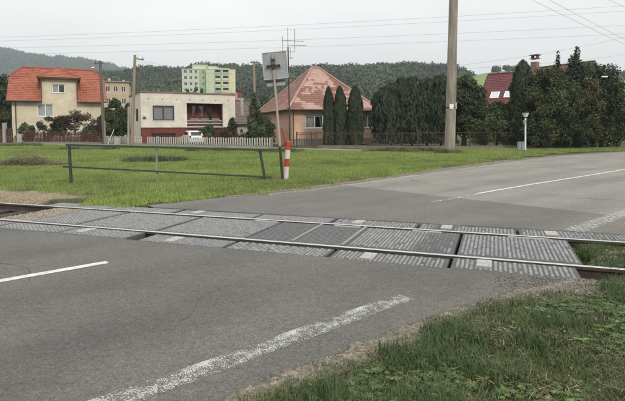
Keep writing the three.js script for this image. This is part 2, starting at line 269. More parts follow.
// ---------------------------------------------------------------- track, crossing deck
const plan = ([X, F], y) => new THREE.Vector3(X, y, -F);
const trackTurn = Math.PI / 2 - TA;   // local x along the track to the right
function trackFrame(o, s, d, y) { const [X, F] = fromTrack(s, d); o.position.set(X, y, -F); o.rotation.y = -trackTurn; return o; }
{
  const track = thing('railway_track', 'single railway track crossing the road with bright worn rail tops', 'railway track');
  trackFrame(track, 0, RAIL_N, 0);
  // local axes: x along, z towards the camera
  const prof = new THREE.Shape(); [[-0.036, 0.0], [0.036, 0.0], [0.036, -0.03], [0.012, -0.045], [0.010, -0.125], [0.065, -0.14], [0.065, -0.155], [-0.065, -0.155], [-0.065, -0.14], [-0.010, -0.125], [-0.012, -0.045], [-0.036, -0.03]].forEach(([x, y], i) => i ? prof.lineTo(x, y) : prof.moveTo(x, y));
  const len = 64, x0 = -44;
  for (const off of [0, -(RAIL_F - RAIL_N)]) {
    const g = new THREE.ExtrudeGeometry(prof, { depth: len, bevelEnabled: false, steps: 1 }).rotateY(Math.PI / 2).translate(x0, -0.004, off);
    const r = part('rail', g, M.rust, track);
    part('running_surface', rbox(len, 0.010, 0.058, x0 + len / 2, 0.0012, off, 0.004, 2), M.steelTop, r);
  }
  for (let s = -34; s < -8.9; s += 0.62) part('sleeper', rbox(0.24, 0.14, 2.5, s, -0.21, -0.76, 0.02), M.sleeper, track);
  for (let s = 1.5; s < 9; s += 0.62) part('sleeper', rbox(0.24, 0.14, 2.5, s, -0.215, -0.76, 0.02), M.sleeper, track);
}
{
  // deck of studded panels: each panel its own mesh, its studs one sub-part
  const deck = new THREE.Group(); deck.name = 'crossing_deck'; deck.userData = { kind: 'structure', label: 'deck of grey studded panels between and beside the rails' }; scene.add(deck); trackFrame(deck, 0, 0, 0);
  const pad = (w, l, h) => { const g = new THREE.CylinderGeometry(0.36, 0.5, 1, 4, 1).rotateY(Math.PI / 4).scale(w * 1.41, h, l * 1.41); return g.toNonIndexed(); };
  function studs(w, l, pw, pl, gx, gz, h, o = {}) {
    const list = []; const nx = Math.floor((w - 0.05) / gx), nz = Math.floor((l - 0.04) / gz);
    for (let i = 0; i < nx; i++) for (let j = 0; j < nz; j++) {
      const x = (i - (nx - 1) / 2) * gx + rr(-0.002, 0.002), z = (j - (nz - 1) / 2 + (i % 2 ? 0.22 : -0.22)) * gz;
      if (rnd() < 0.02) continue;
      const g = pad(pw * rr(0.85, 1.08), pl * rr(0.85, 1.08), h * rr(0.6, 1)); g.translate(x, h * 0.4, z);
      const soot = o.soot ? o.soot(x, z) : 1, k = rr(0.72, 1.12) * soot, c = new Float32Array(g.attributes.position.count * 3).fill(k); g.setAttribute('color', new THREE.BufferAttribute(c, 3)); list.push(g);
    }
    return list.length ? merge(list) : null;
  }
  function panel(s0, s1, d0, d1, kind) {
    const w = s1 - s0 - 0.022, l = d1 - d0, g = new THREE.Group(); const y = d1 < RAIL_N && s0 > -5.1 && s1 < -0.3 ? rr(-0.03, -0.024) : rr(-0.012, -0.002);
    const mat = kind === 'smooth' ? M.rubberDark : kind === 'pale' ? M.panelPale : M.rubber;
    const p = part('deck_panel', rbox(w, 0.12, l, 0, -0.06, 0, 0.012, 2), mat, deck);
    p.position.set((s0 + s1) / 2, y, -(d0 + d1) / 2); p.rotation.set(rr(-0.004, 0.004), 0, rr(-0.003, 0.003));
    let sg = null;
    if (kind === 'smooth') { // shallow slanting ribs
      const list = []; for (let x = -w / 2 - l * 0.6; x < w / 2; x += 0.085) { const a = Math.max(x, -w / 2 + 0.02), b = Math.min(x + l * 0.62, w / 2 - 0.02); if (b - a < 0.06) continue; const za = l / 2 - 0.03 - (a - x) / 0.62, zb = l / 2 - 0.03 - (b - x) / 0.62; list.push(bar([a, 0.001, clamp(za, -l / 2 + .03, l / 2 - .03)], [b, 0.001, clamp(zb, -l / 2 + .03, l / 2 - .03)], 0.03, 0.006)); }
      sg = merge(list);
      const m = part('tread_ribs', sg, M.rubberRib, p); m.userData.kind = 'stuff'; return p;
    }
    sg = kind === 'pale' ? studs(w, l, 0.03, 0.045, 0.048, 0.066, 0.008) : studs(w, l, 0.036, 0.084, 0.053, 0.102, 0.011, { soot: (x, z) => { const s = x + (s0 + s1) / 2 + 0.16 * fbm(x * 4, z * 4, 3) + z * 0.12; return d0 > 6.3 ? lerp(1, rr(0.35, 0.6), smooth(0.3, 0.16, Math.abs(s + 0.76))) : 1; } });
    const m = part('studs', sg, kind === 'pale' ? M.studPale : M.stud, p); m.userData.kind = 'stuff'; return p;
  }
  M.panelPale = std(C(0.115, 0.116, 0.117), { roughness: 0.6, map: fineMap, bumpMap: fineBump, bumpScale: 0.003 });
  M.studPale = std(C(0.20, 0.202, 0.204), { roughness: 0.55, vertexColors: true });
  M.rubberRib = std(C(0.118, 0.12, 0.122), { roughness: 0.5, map: fineMap });
  const i0 = RAIL_N + 0.105, i1 = RAIL_F - 0.085;
  for (const [a, b, k] of [[-7.95, -6.88, 'pale'], [-6.84, -5.17, 'pale'], [-5.13, -3.5, 'pale2'], [-3.48, -2.75, 'smooth'], [-2.73, -1.99, 'smooth'], [-1.96, -0.47, 'stud'], [-0.45, S_END, 'stud']]) panel(a, b, i0, i1, k === 'pale2' ? 'pale' : k);
  for (const [a, b, k] of [[-9.6, -8.1, 'pale'], [-8.08, -6.6, 'pale'], [-6.58, -5.22, 'pale'], [-5.02, -3.55, 'pale'], [-3.53, -2.02, 'stud'], [-2.0, -0.5, 'stud'], [-0.48, 0.9, 'stud']]) panel(a, b, PAN_N, RAIL_N - 0.05, k);
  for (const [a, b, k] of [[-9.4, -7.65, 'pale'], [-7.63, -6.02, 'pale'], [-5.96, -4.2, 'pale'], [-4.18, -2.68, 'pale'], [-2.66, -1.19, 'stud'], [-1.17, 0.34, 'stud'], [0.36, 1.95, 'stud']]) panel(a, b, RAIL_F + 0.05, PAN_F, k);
  // pale cast pads, steel edge strips between the smooth panels, a concrete end slab
  const boxAt = (n, s0, s1, d0, d1, y, h, mat) => { const m = part(n, rbox(s1 - s0, h, d1 - d0, 0, 0, 0, 0.006), mat, deck); m.position.set((s0 + s1) / 2, y - h / 2, -(d0 + d1) / 2); };
  for (const [s, d] of [[-4.5, 5.97], [-1.5, 5.97], [-0.1, 5.98], [-6.25, 5.97], [-5.5, 8.08], [-2.2, 8.06], [-0.72, 8.07], [0.82, 8.07]]) boxAt('cast_pad', s - 0.085, s + 0.085, d - 0.15, d + 0.15, d < 7 && s > -5 && s < -0.3 ? -0.009 : 0.015, 0.05, M.concreteLight);
  for (const s of [-2.74, -1.975]) boxAt('edge_strip', s - 0.025, s + 0.025, i0, i1, 0.012, 0.05, M.steelStrip ??= std(C(0.30, 0.29, 0.27), { roughness: 0.5, metalness: 0.3, map: fineMap }));
  for (const [s0, s1] of [[-4.0, -3.55], [-2.5, -2.05], [-1.2, -0.75], [0.2, 0.75]]) boxAt('wear_strip', s0, s1, i1 - 0.10, i1 - 0.05, 0.012, 0.03, M.concreteLight);
  boxAt('end_slab', S_START, -7.97, i0, i1, -0.01, 0.2, M.concreteOld);
}
// ---------------------------------------------------------------- hills and the far woods
function leafCards(P, N, K, c, n, size, col, aspect = 1.6) {   // one leaf: a folded diamond of two triangles at c, facing n
  const a = new THREE.Vector3(rr(-1, 1), rr(-1, 1), rr(-1, 1)).cross(n).normalize(), b = a.clone().cross(n).normalize();
  const s = size * rr(0.7, 1.3), w = s / aspect, f = s * 0.18;
  const p = [[a, -s], [b, -w], [a, s], [b, w]].map(([v, k], i) => c.clone().addScaledVector(v, k * 0.5).addScaledVector(n, i % 2 ? f : 0));
  for (const q of [0, 1, 2, 0, 2, 3]) { P.push(p[q].x, p[q].y, p[q].z); N.push(n.x, n.y, n.z); K.push(col[0], col[1], col[2]); }
}
function hill(label, mat, tops, z0, z1, shape, colour) {   // tops: [px, py] of the ridge as seen; a rise from z0 to a ridge at z1 and down behind
  const P = [], I = [], K = [], nx = 90, nz = 14, spots = [];
  const a = tops[0][0], b = tops[tops.length - 1][0];
  const ridge = px => at(px, poly(tops, px), z1).y;
  const hAt = (px, v) => { const r = v <= 1 ? Math.pow(smooth(0, 1, v), shape) : 1 - 0.8 * (v - 1); return ridge(px) * r + 0.06 * ridge(px) * fbm(px * 0.03, v * 3, z1, 3) * (v < 1 ? v : 2 - v) * (1 - Math.abs(v - 1) < 0.85 ? 1 : 0); };
  const zAt = v => lerp(z0, z1, v);
  for (let j = 0; j <= nz; j++) for (let i = 0; i <= nx; i++) { const v = j / nz * 1.6, px = lerp(a, b, i / nx), Z = zAt(v), X = at(px, 132, Z).x; P.push(X, hAt(px, v) - 1, -Z); const c = colour(px, v); K.push(...c); }
  for (let j = 0; j < nz; j++) for (let i = 0; i < nx; i++) { const p = j * (nx + 1) + i; I.push(p, p + 1, p + nx + 1, p + 1, p + nx + 2, p + nx + 1); }
  const g = new THREE.BufferGeometry(); g.setAttribute('position', new THREE.Float32BufferAttribute(P, 3)); g.setAttribute('color', new THREE.Float32BufferAttribute(K, 3)); g.setIndex(I); g.computeVertexNormals();
  structure('hill', g, mat, label);
  return { hAt, zAt, a, b };
}
M.hill = std(C(1, 1, 1), { vertexColors: true, roughness: 1 });
const woodFloor = () => [0.04, 0.055, 0.026];
function crownBlob(cards, size, tall) {   // a far crown: a lumpy body of leaf clumps over a dark core
  const P = [], N = [], K = [];
  for (let i = 0; i < cards; i++) {
    const d = new THREE.Vector3(rr(-1, 1), rr(-0.7, 1), rr(-1, 1)).normalize(), l = 0.72 + 0.35 * noise(d.x * 2.2 + tall * 9, d.y * 2.2, d.z * 2.2) + rr(-0.1, 0.1);
    const c = d.clone().multiplyScalar(l); c.y *= tall; const n = d.clone().add(new THREE.Vector3(rr(-.7, .7), rr(-.4, .9), rr(-.7, .7))).normalize(); const k = rr(0.65, 1.3); leafCards(P, N, K, c, n, size, [k, k, k * 0.95], 1.15);
  }
  const core = new THREE.IcosahedronGeometry(0.62, 1); core.scale(1, tall, 1); const q = core.attributes.position, m = core.attributes.normal; for (let i = 0; i < q.count; i++) { P.push(q.getX(i), q.getY(i), q.getZ(i)); N.push(m.getX(i), m.getY(i), m.getZ(i)); K.push(0.6, 0.6, 0.6); }
  return triGeo(P, null, K);
}
const farCrowns = [crownBlob(170, 0.34, 1.0), crownBlob(170, 0.32, 1.25), crownBlob(150, 0.36, 0.9), crownBlob(160, 0.28, 1.9)];
function forest(label, h, count, rMin, rMax, vMin, vMax, tint, cut) {
  const per = farCrowns.map(() => []);
  for (let i = 0; i < count; i++) {
    const px = rr(h.a, h.b), v = lerp(vMin, vMax, Math.pow(rnd(), 0.85)); if (cut && cut(px, v)) continue;
    const Z = h.zAt(v), X = at(px, 132, Z).x, y = h.hAt(px, v), con = noise(px * 0.02, v * 4, 3) > 0.12 ? 3 : Math.floor(rnd() * 3), r = rr(rMin, rMax) * (con === 3 ? 0.6 : 1);
    per[con].push([X, y + r * 0.55, -Z, r, rr(0, 6.3), tint(px, v)]);
  }
  const dm = new THREE.Object3D(); const grp = new THREE.Group(); grp.name = numbered('forest'); grp.userData = { kind: 'stuff', label, category: 'forest' }; scene.add(grp);
  per.forEach((list, k) => {
    if (!list.length) return; const im = new THREE.InstancedMesh(farCrowns[k], M.leaf, list.length); im.name = 'tree_crowns'; im.castShadow = im.receiveShadow = true; im.userData.kind = 'stuff';
    list.forEach(([x, y, z, r, a, c], i) => { dm.position.set(x, y, z); dm.scale.set(r, r * rr(0.75, 1.45), r); dm.rotation.set(rr(-.1, .1), a, rr(-.1, .1)); dm.updateMatrix(); im.setMatrixAt(i, dm.matrix); im.setColorAt(i, c); });
    grp.add(im);
  });
}
{
  const ridgeFar = hill('far blue wooded ridge on the skyline', M.hill, [[-260, 48], [-100, 51], [0, 56], [40, 61], [80, 66], [110, 71], [140, 78], [180, 86], [240, 97], [330, 114]], 700, 1500, 1, woodFloor);
  forest('hazy woods covering the far ridge', ridgeFar, 15000, 5, 13, 0.12, 1.1, (px, v) => { const k = rr(0.75, 1.25); return C(0.036 * k, 0.057 * k, 0.020 * k); });
  const wood = hill('dark wooded hill behind the houses', M.hill, [[-200, 112], [-40, 98], [40, 88], [90, 84], [130, 80], [165, 78], [200, 76], [240, 77], [290, 79], [340, 77], [400, 75], [440, 74], [462, 80], [480, 92], [500, 108], [540, 126]], 170, 560, 0.9, woodFloor);
  forest('mixed woods on the hill behind the houses', wood, 14000, 2.2, 6.6, 0.08, 1.06, (px, v) => { const k = rr(0.7, 1.3) * clamp(1 + 1.5 * fbm(px * 0.018, v * 4, 61, 3), 0.45, 1.9), y = rnd() < 0.1 ? 1 : 0; return C((0.036 + 0.024 * y) * k, (0.057 + 0.012 * y) * k, 0.019 * k); });
  const meadow = hill('bright green meadow hill between the trees', M.hill, [[380, 120], [430, 100], [452, 86], [470, 77], [482, 73.5], [500, 71.5], [540, 71], [600, 76], [680, 82], [800, 96], [900, 120]], 250, 470, 1, (px, v) => { const k = 1 + 0.25 * fbm(px * 0.05, v * 6, 2); return [0.125 * k, 0.20 * k, 0.055 * k]; });
  forest('scattered trees on the meadow hill', meadow, 900, 2.2, 4.2, 0.55, 1.05, (px, v) => { const k = rr(0.8, 1.3); return C(0.055 * k, 0.075 * k, 0.032 * k); }, (px, v) => px < 494 || (px > 516 && px < 560 && v > 0.6 && rnd() < 0.7) || (v < 0.9 && rnd() < 0.6));
}
// ---------------------------------------------------------------- trees and shrubs
// blobs: [x, y, z, rx, ry, rz] of the crown about the foot of the trunk; leaves lie near the blobs' skins, with gaps
function leafCrown(blobs, n, size, pal, o = {}) {
  const P = [], N = [], K = []; const vols = blobs.map(b => Math.pow(b[3] * b[4] * b[5], 0.7)), tot = vols.reduce((a, b) => a + b, 0);
  const seed = rr(0, 100), fq = o.freq ?? 1.1;
  blobs.forEach((b, bi) => {
    const cnt = Math.round(n * vols[bi] / tot); const tone = rr(0.82, 1.18), warm = pick(pal);
    for (let i = 0; i < cnt; i++) {
      const d = new THREE.Vector3(rr(-1, 1), rr(-1, 1), rr(-1, 1)); if (d.lengthSq() > 1 || d.lengthSq() < 0.01) { i--; continue; } d.normalize();
      const rad = Math.pow(rnd(), o.fill ?? 0.28) * (1 + 0.28 * noise(d.x * 2.3 + bi * 7 + seed, d.y * 2.3, d.z * 2.3) + rr(-0.06, 0.1));
      const c = new THREE.Vector3(b[0] + d.x * b[3] * rad, b[1] + d.y * b[4] * rad, b[2] + d.z * b[5] * rad);
      if (c.y < 0.03) continue;
      const g = noise(c.x * fq + seed, c.y * fq, c.z * fq); if (g < (o.gap ?? -0.25)) continue;
      const nn = d.clone().multiplyScalar(0.55).add(new THREE.Vector3(rr(-1, 1), rr(-0.5, 1.2), rr(-1, 1))); if (o.droop) nn.y *= 0.3; nn.normalize();
      const q = rnd() < 0.75 ? warm : pick(pal), k = tone * rr(0.62, 1.38) * (1 + 0.35 * noise(c.x * 0.9 + seed, c.y * 0.9, c.z * 0.9));
      leafCards(P, N, K, c, nn, size, [q[0] * k, q[1] * k, q[2] * k], o.aspect ?? 1.7);
    }
  });
  return triGeo(P, null, K);
}
function trunkGeo(h, r, lean = 0, limbs = []) {
  const pts = []; for (let i = 0; i <= 5; i++) pts.push(new THREE.Vector3(lean * (i / 5) ** 1.5 + 0.06 * r * noise(i, lean * 9), h * i / 5 - 0.1, 0.3 * lean * i / 5));
  const list = []; for (let i = 0; i < 5; i++) list.push(rod(pts[i], pts[i + 1], r * (1 - i * 0.13) * (i ? 1 : 1.25), r * (1 - (i + 1) * 0.13), 9));
  for (const [y, x2, y2, z2] of limbs) { const s = new THREE.Vector3(lean * Math.pow(y / h, 1.5), y, 0); list.push(rod(s, [x2 * 0.55, lerp(y, y2, 0.45), z2 * 0.55], r * 0.42, r * 0.27, 6), rod([x2 * 0.55, lerp(y, y2, 0.45), z2 * 0.55], [x2, y2, z2], r * 0.27, r * 0.1, 6)); }
  return merge(list);
}
const PAL = {
  dark: [[0.028, 0.042, 0.018], [0.035, 0.05, 0.02], [0.022, 0.034, 0.017]],
  thuja: [[0.0185, 0.03, 0.0125], [0.024, 0.037, 0.014], [0.015, 0.025, 0.011]],
  mid: [[0.05, 0.075, 0.024], [0.06, 0.085, 0.026], [0.042, 0.06, 0.022]],
  olive: [[0.06, 0.07, 0.022], [0.072, 0.078, 0.025], [0.048, 0.062, 0.02], [0.072, 0.07, 0.024]],
  fresh: [[0.07, 0.105, 0.03], [0.085, 0.12, 0.035]],
  plum: [[0.045, 0.022, 0.02], [0.055, 0.032, 0.022], [0.035, 0.03, 0.018]],
  rusty: [[0.05, 0.045, 0.022], [0.065, 0.045, 0.025], [0.038, 0.04, 0.02]],
};
for (const k in PAL) PAL[k] = PAL[k].map(c => c.map(v => v * 1.2));
function tree(name, label, cat, px, Z, blobs, n, size, pal, o = {}, group) {
  const p = onGround(px, Z); const t = thing(name, label, cat, p, o.turn ?? 0, group);
  const top = Math.max(...blobs.map(b => b[1])), r = o.trunk ?? 0.16;
  if (r) part(o.shrub ? 'stem' : 'trunk', trunkGeo(o.trunkH ?? top * 0.85, r, o.lean ?? 0, blobs.slice(0, 9).map(b => [Math.max(0.3, b[1] - b[4] * 1.1) * 0.8, b[0], b[1], b[2]])), M.bark, t);
  part(o.shrub ? 'foliage' : 'crown', leafCrown(blobs, n, size, pal, o), M.leaf, t); return t;
}
// px width at depth Z in metres, top height from a row of the photograph
const mw = (px, Z) => px * Z / FOCAL;
const topH = (px, py, Z) => at(px, py, Z).y - onGround(px, Z).y;
function roundBlobs(h, w, n, lo = 0.25, flat = 1) { // a loose crown of n lobes
  const b = [[0, h * (lo + 1) / 2, 0, w * 0.36, h * (1 - lo) * 0.42, w * 0.36]];
  for (let i = 0; i < n; i++) { const a = i * 2.4 + rr(-.4, .4), q = (i + 0.5) / n, y = h * lerp(lo + 0.1, 0.9, q), rad = w * 0.5 * Math.sqrt(Math.max(0.08, 1 - Math.pow(2 * (q - 0.42), 2))) * 0.72; const s = w * rr(0.13, 0.22); b.push([Math.cos(a) * rad, y, Math.sin(a) * rad * flat, s, s * rr(0.75, 1), s * flat]); }
  b.push([w * rr(-.1, .1), h * 0.9, 0, w * 0.16, h * 0.1, w * 0.14]); return b;
}
function coneBlobs(h, w, n = 9, lo = 0.02) { const b = []; for (let i = 0; i < n; i++) { const q = i / (n - 1), y = h * lerp(lo + 0.05, 0.95, q), r = w * 0.5 * (1 - q * 0.84); b.push([rr(-.08, .08) * w, y, rr(-.08, .08) * w, r * rr(.85, 1.1), h / n * 1.25, r * rr(.85, 1.1)]); } return b; }
// thuja: a tight upright column of many small upright sprays
function thuja(label, px, Z, pyTop, wpx, group, n = 9000, o = {}) {
  const p = onGround(px, Z), h = topH(px, pyTop, Z), w = mw(wpx, Z), t = thing('thuja_tree', label, 'tree', p, rr(0, 6), group), P = [], N = [], K = [], sd = rr(0, 50);
  const leaders = Array.from({ length: o.leaders ?? 1 }, (_, i) => i ? [rr(-.3, .3) * w, rr(-.2, .2) * w, rr(0.78, 0.98), rr(0.6, 0.85)] : [0, 0, 1, o.leaders ? 0.85 : 1]);
  part('trunk', trunkGeo(h * 0.5, 0.09, 0), M.bark, t);
  for (let i = 0; i < n; i++) {
    const q = Math.pow(rnd(), 0.9), ld = pick(leaders), y = h * ld[2] * lerp(o.foot ?? 0.03, 1, q), a = rr(0, 6.283); const prof = (0.80 + 0.2 * Math.sin(Math.min(1, q * 2.2) * Math.PI / 2)) * Math.pow(Math.max(0, 1 - Math.pow(q, o.blunt ?? 3.4)), 0.55);
    const r = w * 0.5 * ld[3] * prof * (0.97 + (o.rough ?? 0.24) * noise(Math.cos(a) * 2 + sd, y * 1.1, Math.sin(a) * 2) + 0.16 * noise(Math.cos(a) * 5 + sd, y * 3, Math.sin(a) * 5)) * (rnd() < 0.8 ? rr(0.88, 1.03) : rr(0.4, 0.9));
    const hole = noise(Math.cos(a) * 1.7 + sd + ld[0] * 9, y * 0.9, Math.sin(a) * 1.7); if (hole < -0.5 && rnd() < 0.7) continue; const c = new THREE.Vector3(ld[0] + Math.cos(a) * r, y, ld[1] + Math.sin(a) * r), n0 = new THREE.Vector3(Math.cos(a + rr(-.9, .9)), rr(-0.1, 0.5), Math.sin(a + rr(-.9, .9))).normalize();
    const pl = rnd() < 0.035 ? [0.06, 0.046, 0.022] : pick(PAL.thuja), k = rr(0.5, 1.5) * (1 + 0.4 * noise(c.x * 1.6 + sd, c.y * 1.2, c.z * 1.6));
    const up = new THREE.Vector3(rr(-.35, .35), 1, rr(-.35, .35)).normalize(), side = up.clone().cross(n0).normalize(), s = rr(0.08, 0.26), ww = s * 0.3;
    const A = c.clone().addScaledVector(up, s), B = c.clone().addScaledVector(side, ww), D = c.clone().addScaledVector(side, -ww), E2 = c.clone().addScaledVector(up, -s * 0.6);
    for (const v of [A, B, D, D, B, E2]) { P.push(v.x, v.y, v.z); N.push(n0.x, n0.y, n0.z); K.push(pl[0] * k, pl[1] * k, pl[2] * k); }
  }
  part('crown', triGeo(P, null, K), M.leaf, t); return t;
}
// ---------------------------------------------------------------- houses
const plaster = (c) => std(c, { map: stain, bumpMap: fineBump, bumpScale: 0.006, roughness: 0.95 });
function wallGeo(w, h, holes, th = 0.3) {   // a wall with openings, its outer face at z = 0, foot at y = 0
  const s = new THREE.Shape(); s.moveTo(0, 0); s.lineTo(w, 0); s.lineTo(w, h); s.lineTo(0, h); s.closePath();
  for (const [x, y, a, b] of holes) { const p = new THREE.Path(); p.moveTo(x, y); p.lineTo(x, y + b); p.lineTo(x + a, y + b); p.lineTo(x + a, y); p.closePath(); s.holes.push(p); }
  return new THREE.ExtrudeGeometry(s, { depth: th, bevelEnabled: false }).translate(0, 0, -th);
}
function shapeGeo(pts, th) { const s = new THREE.Shape(); pts.forEach(([x, y], i) => i ? s.lineTo(x, y) : s.moveTo(x, y)); s.closePath(); return new THREE.ExtrudeGeometry(s, { depth: th, bevelEnabled: false }).translate(0, 0, -th); }
M.curtain = std(C(0.42, 0.43, 0.43), { roughness: 1, bumpMap: woodMap, bumpScale: 0.05, side: THREE.DoubleSide });
M.room = std(C(0.38, 0.34, 0.29), { roughness: 1 });
function windowUnit(parent, x, y, w, h, o = {}) { // frame > panes, sill; set back in the wall
  const f = o.f ?? 0.08, z = o.z ?? -0.12, n = o.n ?? 2, list = [box(w, f, 0.07, w / 2, f / 2, 0), box(w, f, 0.07, w / 2, h - f / 2, 0), box(f, h - 2 * f, 0.07, f / 2, h / 2, 0), box(f, h - 2 * f, 0.07, w - f / 2, h / 2, 0)];
  const cuts = o.cuts ?? Array.from({ length: n - 1 }, (_, i) => (i + 1) / n);
  for (const c of cuts) list.push(box(f * 1.1, h - 2 * f, 0.066, w * c, h / 2, 0));
  const m = part('window', list, o.mat ?? M.white, parent); m.position.set(x, y, z);
  const ed = [0, ...cuts, 1];
  for (let i = 0; i < ed.length - 1; i++) { const a = ed[i] * w + (i ? f * 0.55 : f), b = ed[i + 1] * w - (i < ed.length - 2 ? f * 0.55 : f); part('pane', box(b - a, h - 2 * f, 0.01, (a + b) / 2, h / 2, 0), o.far ? M.glassDark : M.glass, m); if (!o.far && (o.curtain ?? [1, 1])[i]) { const cw = b - a, cg = new THREE.PlaneGeometry(cw, h - 2 * f, 24, 1); const q = cg.attributes.position; for (let k = 0; k < q.count; k++) q.setZ(k, 0.025 * Math.sin(q.getX(k) * 34 + i)); cg.computeVertexNormals(); part('curtain', cg.translate((a + b) / 2, h / 2, -0.12), o.curtainMat ?? M.curtain, m); } }
  if (!o.far) part('room_wall', [box(w + 1.0, h + 1.3, 0.02, w / 2, h / 2, -3.4), box(w + 1.0, 0.02, 3.2, w / 2, -0.65, -1.79), box(w + 1.0, 0.02, 3.2, w / 2, h + 0.65, -1.79), box(0.02, h + 1.3, 3.2, -0.5, h / 2, -1.79), box(0.02, h + 1.3, 3.2, w + 0.5, h / 2, -1.79)], M.room, m);
  if (o.sill !== false) part('sill', box(w + 0.12, 0.035, 0.22, w / 2, -0.018, 0.07), o.sillMat ?? M.white, m);
  return m;
}
// tiles laid in courses on one roof plane A B (eave) C D (ridge), as one mesh of raised pieces
function tileSlope(A, B, Cc, D, tw, th, colour, o = {}) {
  A = new THREE.Vector3(...A); B = new THREE.Vector3(...B); Cc = new THREE.Vector3(...Cc); D = new THREE.Vector3(...D);
  const ex = B.clone().sub(A).normalize(), up0 = (D.distanceTo(A) > 0.01 ? D : Cc).clone().sub(A), nrm = ex.clone().cross(up0).normalize(), ey = nrm.clone().cross(ex).normalize();
  const loc = p => { const d = p.clone().sub(A); return [d.dot(ex), d.dot(ey)]; };
  const [bx] = loc(B), [cx, cy] = loc(Cc), [dx, dy] = loc(D), H = Math.max(cy, dy);
  const xl = v => dx * clamp(v / dy), xr = v => lerp(bx, cx, clamp(v / cy));
  const P = [], K = []; const pt = (u, v, k) => A.clone().addScaledVector(ex, u).addScaledVector(ey, v).addScaledVector(nrm, k);
  const tri = (a, b, c, k) => { for (const p of [a, b, c]) { P.push(p.x, p.y, p.z); K.push(...k); } };
  const lift = o.lift ?? 0.04, wave = o.wave ?? 0.03; let row = 0;
  for (let v = 0; v < H - 0.02; v += th, row++) {
    const v1 = Math.min(H, v + th), l0 = xl(v), r0 = xr(v), l1 = xl(v1), r1 = xr(v1); const n = Math.max(1, Math.ceil((Math.max(r0, r1) - Math.min(l0, l1)) / tw)); const s0 = Math.floor(Math.min(l0, l1) / tw) * tw - (row % 2 && o.stagger ? tw / 2 : 0);
    for (let i = 0; i <= n + 2; i++) {
      const u0 = s0 + i * tw, u1 = u0 + tw; const a0 = clamp(u0, l0, r0), b0 = clamp(u1, l0, r0), a1 = clamp(u0, l1, r1), b1 = clamp(u1, l1, r1); if (b0 - a0 < 0.01 && b1 - a1 < 0.01) continue;
      const k = colour(u0, v, row, i), j = rr(-0.006, 0.006), m0 = (a0 + b0) / 2, m1 = (a1 + b1) / 2, L = lift + j;
      const p = [pt(a0, v, L), pt(m0, v, L + wave), pt(b0, v, L), pt(a1, v1, 0.008), pt(m1, v1, 0.008 + wave), pt(b1, v1, 0.008)], q = [pt(a0, v, 0), pt(b0, v, 0)];
      tri(p[0], p[1], p[4], k); tri(p[0], p[4], p[3], k); tri(p[1], p[2], p[5], k); tri(p[1], p[5], p[4], k); tri(q[0], p[1], p[0], k); tri(q[0], q[1], p[1], k); tri(q[1], p[2], p[1], k);
    }
  }
  return triGeo(P, null, K);
}
M.tile = std(C(1, 1, 1), { vertexColors: true, roughness: 0.8, side: THREE.DoubleSide });
const orangeTile = () => { const k = rr(0.82, 1.16); return [0.275 * k, 0.083 * k * rr(.92, 1.08), 0.046 * k]; };
const flatPoly = (pts) => { const P = []; for (let i = 1; i < pts.length - 1; i++) P.push(...pts[0], ...pts[i], ...pts[i + 1]); return triGeo(P); };
M.deck = std(C(0.12, 0.07, 0.045), { side: THREE.DoubleSide });
M.soffit = std(C(0.10, 0.055, 0.035), { roughness: 0.8 });

